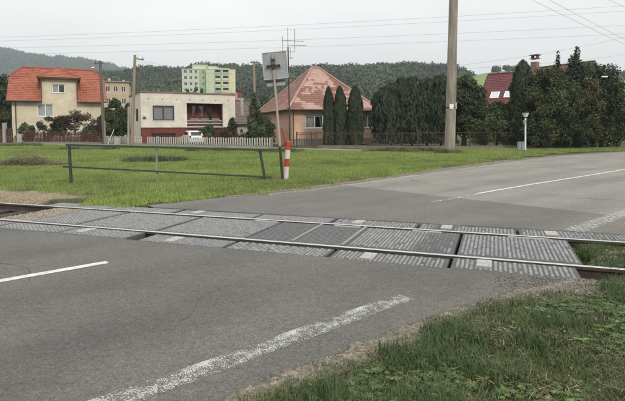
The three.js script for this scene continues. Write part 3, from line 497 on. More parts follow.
{ // house with orange tiles and a wall dormer: local origin at the middle of the front wall's foot
  const Z = 52, c = onGround(60, Z), h = thing('tiled_house', 'cream house with orange tiled roof and a hipped front dormer', 'house', c, 0.47);
  const s = FOCAL / Z * 1.10, W = 8.7, L = W / 2, gy = c.y;
  const yOf = py => at(60, py, Z).y - gy;
  const eave = yOf(100.2), ridge = yOf(64.2), dEave = yOf(77.5), dRidge = yOf(65.2);
  const cream = plaster(C(0.70, 0.62, 0.47));
  const win = [[-1.05 - 1.0 + L, yOf(116.6), 1.5, 1.35]];
  const dL = -1.55, dR = 1.75, dw = dR - dL;   // dormer wall stands flush with the front
  const wf = part('wall', wallGeo(W, eave + 0.15, win), cream, h); wf.position.set(-L, 0, 0);
  const dwin = [[0.95, yOf(93) - eave - 0.15, 1.24, 0.95]];
  const wd = part('dormer', wallGeo(dw, dEave - eave - 0.15, dwin), cream, h); wd.position.set(dL, eave + 0.15, 0);
  for (const x of [dL + 0.13, dR - 0.13]) part('dormer_cheek', box(0.25, dEave - eave - 0.2, 3.2, x, (dEave + eave) / 2, -1.85), cream, h);
  part('wall', [box(0.3, eave, 8.6, -L + 0.15, eave / 2, -4.62), box(0.3, eave, 8.6, L - 0.15, eave / 2, -4.62), box(W, eave, 0.3, 0, eave / 2, -9)], cream, h);
  windowUnit(wf, win[0][0], win[0][1], 1.5, 1.35, { n: 2, curtain: [1, 1] });
  windowUnit(wd, dwin[0][0], dwin[0][1], 1.24, 0.95, { n: 2, curtain: [1, 0] });
  part('plinth', box(W + 0.06, 0.55, 0.1, 0, 0.27, 0.03), M.concreteOld, h);
  const ov = 0.55, xe = L + 0.42, D = 9, rz = -D / 2, hipY = lerp(eave, ridge, 0.72), run = (ridge - eave), zt = t => lerp(ov, rz, t);
  const T = (x, t) => [x, lerp(eave - 0.12, ridge, t), zt(t)], Tb = (x, t) => [x, lerp(eave - 0.12, ridge, t), -D - ov + (D / 2 + ov) * t];
  const oc = (u, v) => orangeTile();
  // front slope left and right of the dormer, and above it; the gable ends are half-hipped
  const dt = 0.80, hipT = 0.70, xr0 = xe - 0.1, xTop = xe - 1.15;
  const roof = part('roof', [
    flatPoly([T(-xe, 0), T(dL, 0), T(dL, dt), T(dR, dt), T(dR, 0), T(xe, 0), T(xe, hipT), T(xTop, 1), T(-xTop, 1), T(-xe, hipT)].slice(0, 0).concat([T(-xe, 0), T(dL, 0), T(dL, hipT), T(-xe, hipT)])),
    flatPoly([T(dR, 0), T(xe, 0), T(xe, hipT), T(dR, hipT)]), flatPoly([T(-xe, hipT), T(xe, hipT), T(xTop, 1), T(-xTop, 1)]),
    flatPoly([Tb(xe, 0), Tb(-xe, 0), Tb(-xe, hipT), Tb(xe, hipT)]), flatPoly([Tb(xe, hipT), Tb(-xe, hipT), Tb(-xTop, 1), Tb(xTop, 1)]),
    flatPoly([T(-xe, hipT), T(-xTop, 1), Tb(-xe, hipT)]), flatPoly([T(xe, hipT), Tb(xe, hipT), T(xTop, 1)])].map(g => g.translate(0, -0.03, 0)), M.deck, h);
  part('roof_tiles', [tileSlope(T(-xe, 0), T(dL, 0), T(dL, hipT), T(-xe, hipT), 0.3, 0.34, oc), tileSlope(T(dR, 0), T(xe, 0), T(xe, hipT), T(dR, hipT), 0.3, 0.34, oc), tileSlope(T(-xe, hipT), T(xe, hipT), T(xTop, 1), T(-xTop, 1), 0.3, 0.34, oc),
    tileSlope(Tb(-xe, hipT), T(-xe, hipT), T(-xTop, 1), T(-xTop, 1), 0.3, 0.34, oc), tileSlope(T(xe, hipT), Tb(xe, hipT), T(xTop, 1), T(xTop, 1), 0.3, 0.34, oc)], M.tile, roof);
  for (const q of [-1, 1]) part('gable', shapeGeo([[-D, eave - 0.05], [0, eave - 0.05], [-D * 0.36 + 0.15, lerp(eave, ridge, hipT)], [-D * 0.64 - 0.15, lerp(eave, ridge, hipT)]], 0.28).rotateY(-Math.PI / 2).translate(q > 0 ? L : -L + 0.28, 0, 0), cream, h);
  part('ridge_cap', [rod(T(-xTop, 1), T(xTop, 1), 0.11), rod(T(-xe, hipT), T(-xTop, 1), 0.1), rod(T(xe, hipT), T(xTop, 1), 0.1)].map(g => g.translate(0, 0.04, 0)), std(C(0.23, 0.068, 0.038)), roof);
  // dormer roof: hipped, its peak just under the main ridge
  const e0 = dL - 0.42, e1 = dR + 0.42, mid = (e0 + e1) / 2, pk = [mid, dRidge, -1.6], bk = [mid, dRidge, -4.4], fy = dEave - 0.06;
  const dr = part('dormer_roof', [flatPoly([[e0, fy, ov], [e1, fy, ov], pk]), flatPoly([[e0, fy, -4], [e0, fy, ov], pk, bk]), flatPoly([[e1, fy, ov], [e1, fy, -4], bk, pk]), box(e1 - e0, 0.1, 0.6, mid, fy - 0.06, 0.22), box(0.5, 0.1, 3.4, e0 + 0.26, fy - 0.06, -1.8), box(0.5, 0.1, 3.4, e1 - 0.26, fy - 0.06, -1.8)], M.soffit, h);
  part('roof_tiles', [tileSlope([e0, fy, ov], [e1, fy, ov], pk, pk, 0.3, 0.34, oc), tileSlope([e0, fy, -4], [e0, fy, ov], pk, bk, 0.3, 0.34, oc), tileSlope([e1, fy, ov], [e1, fy, -4], bk, pk, 0.3, 0.34, oc)], M.tile, dr);
  part('ridge_cap', [rod([e0, fy + 0.05, ov], pk, 0.09), rod([e1, fy + 0.05, ov], pk, 0.09)], std(C(0.23, 0.068, 0.038)), dr);
  part('finial', [cyl(0.03, 0.02, 0.9, mid, dRidge, -1.6), box(0.3, 0.03, 0.03, mid, dRidge + 0.7, -1.6)], M.wire, dr);
  const gut = std(C(0.09, 0.05, 0.035), { roughness: 0.5 });
  part('gutter', rod([-xe, eave - 0.17, ov + 0.07], [dL, eave - 0.17, ov + 0.07], 0.085), gut, h); part('gutter', rod([dR, eave - 0.17, ov + 0.07], [xe, eave - 0.17, ov + 0.07], 0.085), gut, h);
  part('downpipe', [rod([-L + 0.35, eave - 0.2, 0.55], [-L + 0.35, eave - 0.6, 0.1], 0.055), rod([-L + 0.35, eave - 0.6, 0.1], [-L + 0.35, 0.2, 0.1], 0.055)], gut, h);
  part('soffit', box(dL + xe, 0.05, 0.6, (dL - xe) / 2, eave - 0.13, 0.28), M.soffit, h); part('soffit', box(xe - dR, 0.05, 0.6, (dR + xe) / 2, eave - 0.13, 0.28), M.soffit, h);
  for (const x of [dL - 0.05, dR + 0.05]) part('corner_board', box(0.08, dEave - eave + 0.1, 0.5, x, (dEave + eave) / 2, 0.22), M.soffit, h);
}
{ // flat-roofed white house with a brick-red basement and a loggia
  const Z0 = 46.5, left = onGround(141.5, Z0), tn0 = 0.50, h = thing('flat_roof_house', 'off-white flat-roofed house with red basement and a loggia', 'house', left, tn0);
  const Z1 = Z0 + 0, gy = left.y, yOf = py => at(141.5, py, Z0).y - gy; const W = 9.55, top = yOf(92.2), floor1 = yOf(127.6);
  // u along the front from a photograph column
  const uOf = px => { const k = Math.tan(Math.atan((px - 312.5) / FOCAL)); return (k * Z0 - left.x) / (Math.cos(tn0) - k * Math.sin(tn0)); };
  const cream = plaster(C(0.72, 0.67, 0.595)), redB = std(C(0.17, 0.045, 0.035), { map: stain, bumpMap: fineBump, bumpScale: 0.01 }), brown = std(C(0.05, 0.028, 0.02), { roughness: 0.5 });
  const w0 = uOf(153.5), w1 = uOf(175), l0 = uOf(187.5), l1 = uOf(223.5), yw0 = yOf(120.2), yw1 = yOf(105.2), yl1 = yOf(103.3) + 0.1;
  const wall = part('wall', wallGeo(W, top - floor1, [[w0, yw0 - floor1, w1 - w0, yw1 - yw0], [l0, 0.02, l1 - l0, yl1 - floor1]]), cream, h); wall.position.y = floor1;
  windowUnit(wall, w0, yw0 - floor1, w1 - w0, yw1 - yw0, { mat: brown, f: 0.11, n: 2, sillMat: cream, curtain: [1, 1], curtainMat: M.curtainDark ??= std(C(0.16, 0.175, 0.18), { roughness: 1, side: THREE.DoubleSide }) });
  part('wall', [box(0.3, top, 6.6, 0.15, top / 2, -3.6), box(0.3, top, 6.6, W - 0.15, top / 2, -3.6), box(W, top, 0.3, W / 2, top / 2, -7.05)], cream, h);
  part('side_window', box(0.06, 1.2, 1.1, -0.02, yw0 + 0.6, -2.2), brown, h);
  part('flat_roof', box(W + 0.16, 0.10, 7.3, W / 2, top + 0.05, -3.55), std(C(0.2, 0.15, 0.12)), h);
  part('parapet_trim', [box(W + 0.2, 0.07, 0.06, W / 2, top + 0.1, 0.06), box(0.06, 0.07, 7.2, -0.06, top + 0.1, -3.5)], std(C(0.16, 0.08, 0.06)), h);
  for (let i = 0; i < 7; i++) part('roof_vent', new THREE.CylinderGeometry(0.06, 0.06, 0.02, 10).rotateX(Math.PI / 2).translate(0.7 + i * 1.35, top - 0.62, 0.008), M.soffit, h);
  // loggia: back wall, window, door, rail of slats, window boxes
  const lw = l1 - l0; part('loggia', [box(lw, yl1 - floor1, 0.12, (l0 + l1) / 2, (yl1 + floor1) / 2, -1.5), box(0.1, yl1 - floor1, 1.2, l0 - 0.06, (yl1 + floor1) / 2, -0.9), box(0.1, yl1 - floor1, 1.2, l1 + 0.06, (yl1 + floor1) / 2, -0.9), box(lw, 0.1, 1.6, (l0 + l1) / 2, floor1 - 0.05, -0.75)], redB, h);
  const lwd = windowUnit(h, l0 + lw * 0.22, floor1 + 0.9, lw * 0.35, 1.45, { mat: brown, n: 2, z: -1.42, f: 0.09 }), door = part('door', box(lw * 0.2, 2.2, 0.06, l0 + lw * 0.72, floor1 + 1.1, -1.42), brown, h);
  part('pane', box(lw * 0.13, 1.6, 0.02, l0 + lw * 0.72, floor1 + 1.25, -1.38), M.glassDark, door);
  for (const y of [0.1, 0.42, 0.7]) part('rail_slat', box(lw - 0.1, 0.13, 0.04, (l0 + l1) / 2, floor1 + y, -0.2), M.concreteLight, h);
  for (const q of [0.08, 0.36, 0.64, 0.92]) part('rail_post', box(0.06, 0.85, 0.05, l0 + lw * q, floor1 + 0.43, -0.25), brown, h);
  for (const q of [0.2, 0.5, 0.8]) { const b = part('flower_box', box(0.8, 0.18, 0.2, l0 + lw * q, floor1 + 0.86, -0.22), M.concreteOld, h); part('flowers', leafCrown([[l0 + lw * q, floor1 + 1.05, -0.2, 0.42, 0.16, 0.16]], 260, 0.07, [[0.06, 0.09, 0.03], [0.2, 0.03, 0.04]], { gap: -2 }), M.leaf, b).userData.kind = 'stuff'; }
  const gar = [uOf(152), 0.02, uOf(176) - uOf(152), floor1 * 0.62];
  const bw = part('basement_wall', wallGeo(W, floor1, [gar], 0.25), redB, h); bw.position.z = -0.1;
  part('garage_door', Array.from({ length: 7 }, (_, i) => rbox(gar[2], gar[3] / 7 - 0.02, 0.05, gar[0] + gar[2] / 2, 0.02 + gar[3] * (i + 0.5) / 7, -0.25, 0.01)), std(C(0.06, 0.03, 0.025)), h);
  part('wall_lamp', [rbox(0.22, 0.16, 0.12, uOf(145), yOf(115), 0.06, 0.03)], M.white, h); part('meter_box', [rbox(0.3, 0.16, 0.08, uOf(145), yOf(118), 0.04, 0.02)], M.dark, h);
  part('roof_pipe', [cyl(0.09, 0.09, 0.5, 2.1, top, -2), cyl(0.13, 0.13, 0.08, 2.1, top + 0.5, -2)], M.concreteOld, h); part('roof_pipe', [cyl(0.07, 0.07, 0.4, 6.1, top, -3), cyl(0.1, 0.1, 0.06, 6.1, top + 0.4, -3)], M.concreteOld, h);
}
{ // peach house with a patched hipped roof
  const Z0 = 42.5, cr = onGround(292, Z0), tr = 0.42, h = thing('hip_roof_house', 'peach bungalow under a patchy red hipped roof', 'house', cr, tr), gy = cr.y;
  const yOf = py => at(292, py, Z0).y - gy, eave = yOf(108.2), W = 8.4, D = 8.2; const hgt = yOf(72) - eave + 1.05;
  const uOf = px => { const k = (px - 312.5) / FOCAL; return (k * Z0 - cr.x) / (Math.cos(tr) - k * Math.sin(tr)); };
  const peach = plaster(C(0.72, 0.475, 0.335)), peachShade = plaster(C(0.66, 0.43, 0.33));  // left side wall: the front peach with its shade put into the colour
  const a = uOf(305.5), b = uOf(324), y0 = yOf(128.3), y1 = yOf(115.2), a2 = uOf(363), b2 = a2 + 1.3;
  const wall = part('wall', wallGeo(W, eave, [[a, y0, b - a, y1 - y0], [a2, y0, 1.1, y1 - y0]]), peach, h);
  windowUnit(wall, a, y0, b - a, y1 - y0, { cuts: [0.52], f: 0.1, curtain: [1, 0] }); windowUnit(wall, a2, y0, 1.1, y1 - y0, { n: 2 });
  part('lintel', box(b - a + 0.3, 0.12, 0.05, (a + b) / 2, y1 + 0.07, 0.02), M.concreteLight, h); part('window_apron', box(b - a + 0.2, 0.34, 0.04, (a + b) / 2, y0 - 0.22, 0.02), plaster(C(0.58, 0.46, 0.34)), h);
  part('wall', [box(0.3, eave, D - 0.3, 0.15, eave / 2, -D / 2 - 0.15)], peachShade, h); part('wall', [box(0.3, eave, D - 0.3, W - 0.15, eave / 2, -D / 2 - 0.15), box(W - 0.62, eave, 0.3, W / 2, eave / 2, -D + 0.15)], peach, h);
  part('plinth', [box(W + 0.06, 0.6, 0.06, W / 2, 0.3, 0.02)], M.concreteOld, h);
  const o = 0.5, P0 = [-o, eave - 0.1, o], P1 = [W + o, eave - 0.1, o], P2 = [W + o, eave - 0.1, -D - o], P3 = [-o, eave - 0.1, -D - o], R0 = [W / 2 - 0.35, eave + hgt, -D / 2], R1 = [W / 2 + 0.35, eave + hgt, -D / 2];
  // fibre-cement slates: some still red, some bared to pale grey-pink in patches
  const slate = (u, v, row, i) => { const n = fbm(u * 0.28 + v * 0.12, v * 0.3, 12, 2), m = noise(Math.round(u / 0.42) * 0.9, row * 0.9, 4); const bare = n + m * 0.3 > 0.015 ? 1 : 0; const k = rr(0.88, 1.12); return bare ? [0.345 * k, 0.215 * k, 0.185 * k] : [0.19 * k, 0.088 * k, 0.063 * k]; };
  const brownish = (u, v, row) => { const k = rr(0.85, 1.15), n = fbm(u * 0.4, v * 0.6, 31, 3) > 0.12 ? 1.35 : 1; return [0.175 * k * n, 0.085 * k * n, 0.065 * k * n]; };
  const roof = part('roof', [flatPoly([P0, P1, R1, R0]), flatPoly([P3, P0, R0]), flatPoly([P1, P2, R1]), flatPoly([P2, P3, R0, R1])].map(g => g.translate(0, -0.03, 0)), M.deck, h);
  part('roof_slates', [tileSlope(P0, P1, R1, R0, 0.3, 0.3, slate, { lift: 0.02, wave: 0, stagger: true }), tileSlope(P1, P2, R1, R1, 0.3, 0.3, slate, { lift: 0.02, wave: 0, stagger: true })], M.tile, roof); part('roof_slates', tileSlope(P3, P0, R0, R0, 0.3, 0.3, brownish, { lift: 0.02, wave: 0, stagger: true }), M.tile, roof);
  const pinkTrim = std(C(0.42, 0.27, 0.22), { map: stain }); part('hip_cap', [rod(P0, R0, 0.1), rod(P1, R1, 0.09), rod(P3, R0, 0.09), rod(R0, R1, 0.1)].map(g => g.translate(0, 0.05, 0)), pinkTrim, roof);
  part('chimney', [box(0.5, 1.1, 0.5, W * 0.66, eave + hgt * 0.72, -D * 0.62), box(0.6, 0.1, 0.6, W * 0.66, eave + hgt * 0.72 + 0.6, -D * 0.62)], M.concreteLight, roof);
  const gut = std(C(0.10, 0.055, 0.04), { roughness: 0.5 }); part('gutter', [rod([-o, eave - 0.14, o + 0.06], [W + o, eave - 0.14, o + 0.06], 0.08)], gut, h); part('gutter', [rod([-o - 0.06, eave - 0.14, o], [-o - 0.06, eave - 0.14, -D - o], 0.08)], gut, h);
  part('soffit', [box(W + 2 * o, 0.04, o, W / 2, eave - 0.1, o / 2), box(o, 0.04, D + o, -o / 2, eave - 0.1, -D / 2 - o / 2)], M.soffit, h); part('downpipe', rod([0.12, eave - 0.2, 0.12], [0.12, 0.1, 0.12], 0.05), gut, h);
}
{ // green and yellow block of flats
  const Z = 225, c = at(183, 132, Z); c.y = 0; const yT = at(195, 68.5, Z).y, h = thing('apartment_block', 'tall pale green and yellow block of flats', 'apartment block', c, 0.16);
  const sc = Z / FOCAL, g1 = plaster(C(0.56, 0.60, 0.50)), g2 = plaster(C(0.40, 0.54, 0.33)), g3 = plaster(C(0.55, 0.61, 0.44)), y1 = plaster(C(0.70, 0.68, 0.46));
  // sections: width px, depth offset, material, window columns
  const secs = [[17, 0, g1, 'win', 0], [6.5, -1.5, g2, 'stair', 0.0], [8, 0.6, g3, 'blank', 0.0], [7.5, 0, g3, 'loggia', 0.6], [8, 0.6, y1, 'loggia', 0.3], [5.5, 0, y1, 'blank', 0]]; let x = 0;
  const floors = 10, fh = 2.85, y00 = yT - floors * fh;
  for (const [wp, dz, mat, kind, dy] of secs) {
    const w = wp * sc, holes = []; const inx = kind === 'win' ? [0.12, 0.42, 0.72] : kind === 'stair' ? [0.35] : kind === 'loggia' ? [0.12] : [], ww = kind === 'win' ? w * 0.17 : kind === 'stair' ? w * 0.32 : w * 0.72, wh = kind === 'loggia' ? 2.1 : 1.45;
    for (let f = 0; f < floors; f++) for (const q of inx) holes.push([q * w, f * fh + (kind === 'loggia' ? 0.5 : 0.8), ww, wh]);
    const wl = part('wall', wallGeo(w - 0.02, floors * fh + dy, holes, 0.4), mat, h); wl.position.set(x, y00, dz);
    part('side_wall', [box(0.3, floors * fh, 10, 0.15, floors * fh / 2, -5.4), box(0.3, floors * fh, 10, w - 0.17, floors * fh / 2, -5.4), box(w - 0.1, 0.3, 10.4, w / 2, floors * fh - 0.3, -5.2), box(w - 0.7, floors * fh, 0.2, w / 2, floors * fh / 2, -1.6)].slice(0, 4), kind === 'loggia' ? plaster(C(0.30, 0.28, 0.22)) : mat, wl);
    for (const [hx, hy, hw, hh] of holes) { if (kind === 'loggia') { part('balcony_front', box(hw + 0.3, 1.0, 0.15, hx + hw / 2, hy + 0.4, 0.1), rnd() < 0.5 ? M.concreteLight : g3, wl); part('window', box(hw * 0.5, 1.4, 0.05, hx + hw * 0.5, hy + 1.2, -1.4), M.glassDark, wl); } else { const wn = part('window', [box(hw, 0.1, 0.1, hx + hw / 2, hy + 0.05, -0.15), box(hw, 0.1, 0.1, hx + hw / 2, hy + hh - 0.05, -0.15), box(0.1, hh - 0.2, 0.1, hx + 0.05, hy + hh / 2, -0.15), box(0.1, hh - 0.2, 0.1, hx + hw - 0.05, hy + hh / 2, -0.15), box(0.1, hh - 0.2, 0.1, hx + hw / 2, hy + hh / 2, -0.15)], M.white, wl); part('pane', box(hw - 0.2, hh - 0.2, 0.04, hx + hw / 2, hy + hh / 2, -0.17), M.glassDark, wn); } }
    x += w;
  }
  part('roof_house', [box(7, 2.2, 5, x * 0.33, yT + 1.1, -5), box(5, 1.6, 5, x * 0.55, yT + 0.8, -5), box(1.2, 1.3, 1.2, x * 0.66, yT + 0.65, -4)], g3, h); part('roof_house', [box(7.3, 0.2, 5.3, x * 0.33, yT + 2.3, -5)], M.concreteLight, h);
}
{ // far apricot block behind the orange roof
  const Z = 115, c = at(104, 132, Z); c.y = 0.4; const h = thing('far_building', 'faded apricot building seen between the two front houses', 'building', c, 0.3), top = at(115, 83.5, Z).y, W = 5.8, mat = plaster(C(0.54, 0.41, 0.30));
  const holes = []; for (let f = 0; f < 3; f++) for (let i = 0; i < 3; i++) holes.push([0.6 + i * 1.75, top - 2.3 - f * 2.9, 1.0, 1.3]); const wl = part('wall', wallGeo(W, top, holes), mat, h); for (const [x, y, w, hh] of holes) { windowUnit(wl, x, y, w, hh, { far: true, n: 2, sill: false }); }
  part('wall', [box(0.3, top, 8, 0.15, top / 2, -4.3), box(0.3, top, 8, W - 0.15, top / 2, -4.3), box(W, 0.2, 8, W / 2, top - 0.2, -4.3)], mat, h); part('roof', [box(W + 0.5, 0.25, 8.8, W / 2, top + 0.13, -4)], M.concreteOld, h); part('chimney', [box(0.6, 0.9, 0.6, 1.2, top + 0.7, -3), box(0.6, 0.7, 0.6, 4.4, top + 0.6, -4)], mat, h);
}
function gableHouse(name, label, px, Z, turn, W, D, eaveY, ridgeY, wallMat, tileFn, o = {}) { // ridge along local x
  const c = onGround(px, Z), h = thing(name, label, 'house', c, turn), gy = c.y, eave = at(px, eaveY, Z).y - gy, ridge = at(px, ridgeY, Z).y - gy, ov = 0.5;
  part('wall', box(W - 0.62, eave, 0.3, 0, eave / 2, -0.16), wallMat, h); part('wall', box(W - 0.62, eave, 0.3, 0, eave / 2, -D + 0.16), wallMat, h);
  for (const x of [-W / 2 + 0.3, W / 2]) part('gable', shapeGeo([[-D + 0.01, 0], [-0.01, 0], [-0.01, eave], [-D / 2, ridge - 0.1], [-D + 0.01, eave]], 0.3).rotateY(-Math.PI / 2).translate(x, 0, 0), wallMat, h);
  const A = [-W / 2 - ov, eave - 0.3, ov], B = [W / 2 + ov, eave - 0.3, ov], Cc = [W / 2 + ov, ridge, -D / 2], E2 = [-W / 2 - ov, ridge, -D / 2], A2 = [-W / 2 - ov, eave - 0.3, -D - ov], B2 = [W / 2 + ov, eave - 0.3, -D - ov];
  const roof = part('roof', [flatPoly([A, B, Cc, E2]), flatPoly([B2, A2, E2, Cc])].map(g => g.translate(0, -0.04, 0)), M.deck, h);
  part('roof_tiles', [tileSlope(A, B, Cc, E2, 0.32, 0.36, tileFn), tileSlope(B2, A2, E2, Cc, 0.32, 0.36, tileFn)], M.tile, roof);
  part('ridge_cap', rod(E2, Cc, 0.12).translate(0, 0.03, 0), o.cap ?? M.soffit, roof); for (const [p, q] of [[A, E2], [B, Cc], [A2, E2], [B2, Cc]]) part('barge_board', bar(p, q, 0.06, 0.22), M.soffit, roof);
  return { h, roof, eave, ridge, A, B, Cc, E2, gy };
}
{ // dark brown roof and a pale chimney behind the flat-roofed house
  const q = gableHouse('brown_roof_house', 'house with weathered brown roof and tall white chimney pipe behind the flat-roofed house', 233, 62, 0.55, 8, 8, 122, 98.5, plaster(C(0.4, 0.36, 0.32)), () => { const k = rr(0.8, 1.2); return [0.105 * k, 0.075 * k, 0.065 * k]; });
  const p = at(242, 115.5, 58); part('chimney', [cyl(0.17, 0.17, 2.0, 0, 0, 0), cyl(0.2, 0.2, 0.12, 0, 2.0, 0)], M.concreteLight, q.h).position.copy(q.h.worldToLocal(p.clone()));
}
{ // red metal roof with two skylights
  const q = gableHouse('red_roof_house', 'dark red tiled roof with two white skylights above the hedge', 525, 54, -0.6, 9.5, 9, 101, 67.5, plaster(C(0.4, 0.34, 0.28)), () => { const k = rr(0.85, 1.15); return [0.105 * k, 0.026 * k, 0.028 * k]; }, { cap: std(C(0.09, 0.025, 0.025)) });
  const A = new THREE.Vector3(...q.A), B = new THREE.Vector3(...q.B), E2 = new THREE.Vector3(...q.E2), ex = B.clone().sub(A).normalize(), ey = E2.clone().sub(A).normalize(), n = ex.clone().cross(ey);
  for (const u of [1.75, 3.3]) { const c = A.clone().addScaledVector(ex, u).addScaledVector(ey, 1.75).addScaledVector(n, 0.1), m = new THREE.Matrix4().makeBasis(ex, ey, n).setPosition(c); const s = part('skylight', [box(0.95, 0.1, 0.14, 0, 0.55, 0), box(0.95, 0.1, 0.14, 0, -0.55, 0), box(0.1, 1.0, 0.14, 0.43, 0, 0), box(0.1, 1.0, 0.14, -0.43, 0, 0)].map(g => g.applyMatrix4(m)), M.white, q.h); part('pane', box(0.78, 1.02, 0.03, 0, 0, 0.045).applyMatrix4(m), M.skyPane ??= std(C(0.42, 0.45, 0.47), { roughness: 0.05, metalness: 0.6 }), s); }
}
{ // house half hidden in the trees, its gable to the road
  const q = gableHouse('tree_hidden_house', 'cream house with brown tiled roof half hidden behind the tall trees', 540, 45.2, -0.95, 4.5, 9, 98, 61.5, plaster(C(0.56, 0.50, 0.40)), () => { const k = rr(0.8, 1.2); return [0.13 * k, 0.075 * k, 0.05 * k]; });
  const p = at(535, 64.5, 48.6), l = q.h.worldToLocal(p.clone()); const ch = part('chimney', [box(0.6, 1.3, 0.55, l.x, l.y - 0.4, l.z)], std(C(0.26, 0.165, 0.125), { map: stain }), q.roof); part('chimney_cap', [box(0.75, 0.08, 0.7, l.x, l.y + 0.58, l.z), box(0.06, 0.3, 0.5, l.x - 0.25, l.y + 0.75, l.z), box(0.06, 0.3, 0.5, l.x + 0.25, l.y + 0.75, l.z), box(0.9, 0.06, 0.8, l.x, l.y + 0.93, l.z)], M.woodGrey, q.roof);
  const g2 = windowUnit(q.h, 1.2, q.eave - 1.9, 1.2, 1.3, { far: true, z: 0.02, sill: false });
}
{ const Z = 88, c = onGround(238, Z), h = thing('far_shed', 'small red and pink building below the block of flats', 'building', c, 0.3), y = at(238, 92.5, Z).y - c.y; part('wall', [box(1.2, y, 1.5, -0.5, y / 2, -1)], plaster(C(0.5, 0.3, 0.25)), h); part('red_panel', [box(0.6, 0.8, 0.1, 0.5, y - 0.4, -0.2)], std(C(0.24, 0.035, 0.035)), h); part('wall', [box(1.1, y - 0.9, 1.2, 0.7, (y - 0.9) / 2, -1)], plaster(C(0.55, 0.42, 0.36)), h); }
// ---------------------------------------------------------------- garden fences and the street in front of them
const between = (a, b, t) => new THREE.Vector3().lerpVectors(a, b, t);
{ // village street along the fences: a pale strip with a low kerb
  const line = [[-90, 44.2], [-27, 44.6], [-15, 42.6], [-4, 38.4], [3, 34.8], [9, 33.6]];
  const P = [], U = [], I = [], K = []; let n = 0; const Q = [];
  for (let i = 0; i < line.length - 1; i++) for (let k = 0; k < 12; k++) { const t = k / 12; Q.push([lerp(line[i][0], line[i + 1][0], t), lerp(line[i][1], line[i + 1][1], t)]); }
  const kerb = [];
  Q.forEach(([X, F], i) => { const wd = poly([[-90, 1.6], [-4, 1.5], [4, 1.9], [9, 0.5]], X), a = groundH(X, F - wd / 2) + 0.035, b = groundH(X, F + wd / 2) + 0.035; P.push(X, a, -(F - wd / 2), X, b, -(F + wd / 2)); U.push(X, F, X, F + wd); K.push(1, 1, 1, 1, 1, 1); if (i) I.push(2 * i - 2, 2 * i, 2 * i - 1, 2 * i - 1, 2 * i, 2 * i + 1); if (i && X < -2) { const [X0, F0] = Q[i - 1], w0 = poly([[-90, 1.6], [-4, 1.5], [4, 1.9], [9, 0.5]], X0); kerb.push(bar([X0, groundH(X0, F0 - w0 / 2) + 0.05, -(F0 - w0 / 2)], [X, groundH(X, F - wd / 2) + 0.05, -(F - wd / 2)], 0.12, 0.14)); } });
  const g = new THREE.BufferGeometry(); g.setAttribute('position', new THREE.Float32BufferAttribute(P, 3)); g.setAttribute('uv', new THREE.Float32BufferAttribute(U, 2)); g.setAttribute('color', new THREE.Float32BufferAttribute(K, 3)); g.setIndex(I); g.computeVertexNormals();
  structure('street', g, std(C(0.36, 0.33, 0.28), { map: soilMap, bumpMap: fineBump, bumpScale: 0.01 }), 'narrow pale village street along the garden fences'); structure('kerb', kerb, M.concrete, 'low concrete kerb of the village street');
}
function fenceRun(a, b, f) { const d = b.clone().sub(a), L = Math.hypot(d.x, d.z), turn = -Math.atan2(d.z, d.x); return { L, turn, y: x => groundH(a.x + (b.x - a.x) * x / L, -(a.z + (b.z - a.z) * x / L)) - a.y }; }
{ // white pickets on a low wall
  const a = onGround(106, 45.2), b = onGround(271, 40), r = fenceRun(a, b), f = thing('picket_fence', 'low fence of white concrete pickets before the flat-roofed house', 'fence', a, r.turn);
  const pk = rbox(0.115, 0.62, 0.05, 0, 0.31, 0, 0.012); M.picket = std(C(0.50, 0.48, 0.44), { map: stain });
  const gap = r.L / 74; for (let i = 0; i < 74; i++) { const x = (i + 0.5) * gap; if (i > 17 && i < 20) continue; const m = part('picket', pk, M.picket, f); m.position.set(x, r.y(x) + 0.13, rr(-.008, .008)); m.rotation.z = rr(-.03, .03); m.scale.y = rr(0.94, 1.04); }
  part('rail', [bar([0, 0.28, -0.06], [r.L, r.y(r.L) + 0.28, -0.06], 0.06, 0.05), bar([0, 0.58, -0.06], [r.L, r.y(r.L) + 0.58, -0.06], 0.06, 0.05)], M.woodGrey, f);
  for (let i = 0; i <= 6; i++) part('post', rbox(0.16, 0.9, 0.14, r.L * i / 6, r.y(r.L * i / 6) + 0.35, -0.16, 0.015), M.concreteOld, f);
  part('base_wall', Array.from({ length: 12 }, (_, i) => bar([r.L * i / 12, r.y(r.L * i / 12) + 0.02, -0.02], [r.L * (i + 1) / 12, r.y(r.L * (i + 1) / 12) + 0.02, -0.02], 0.22, 0.22)), M.concreteOld, f);
}
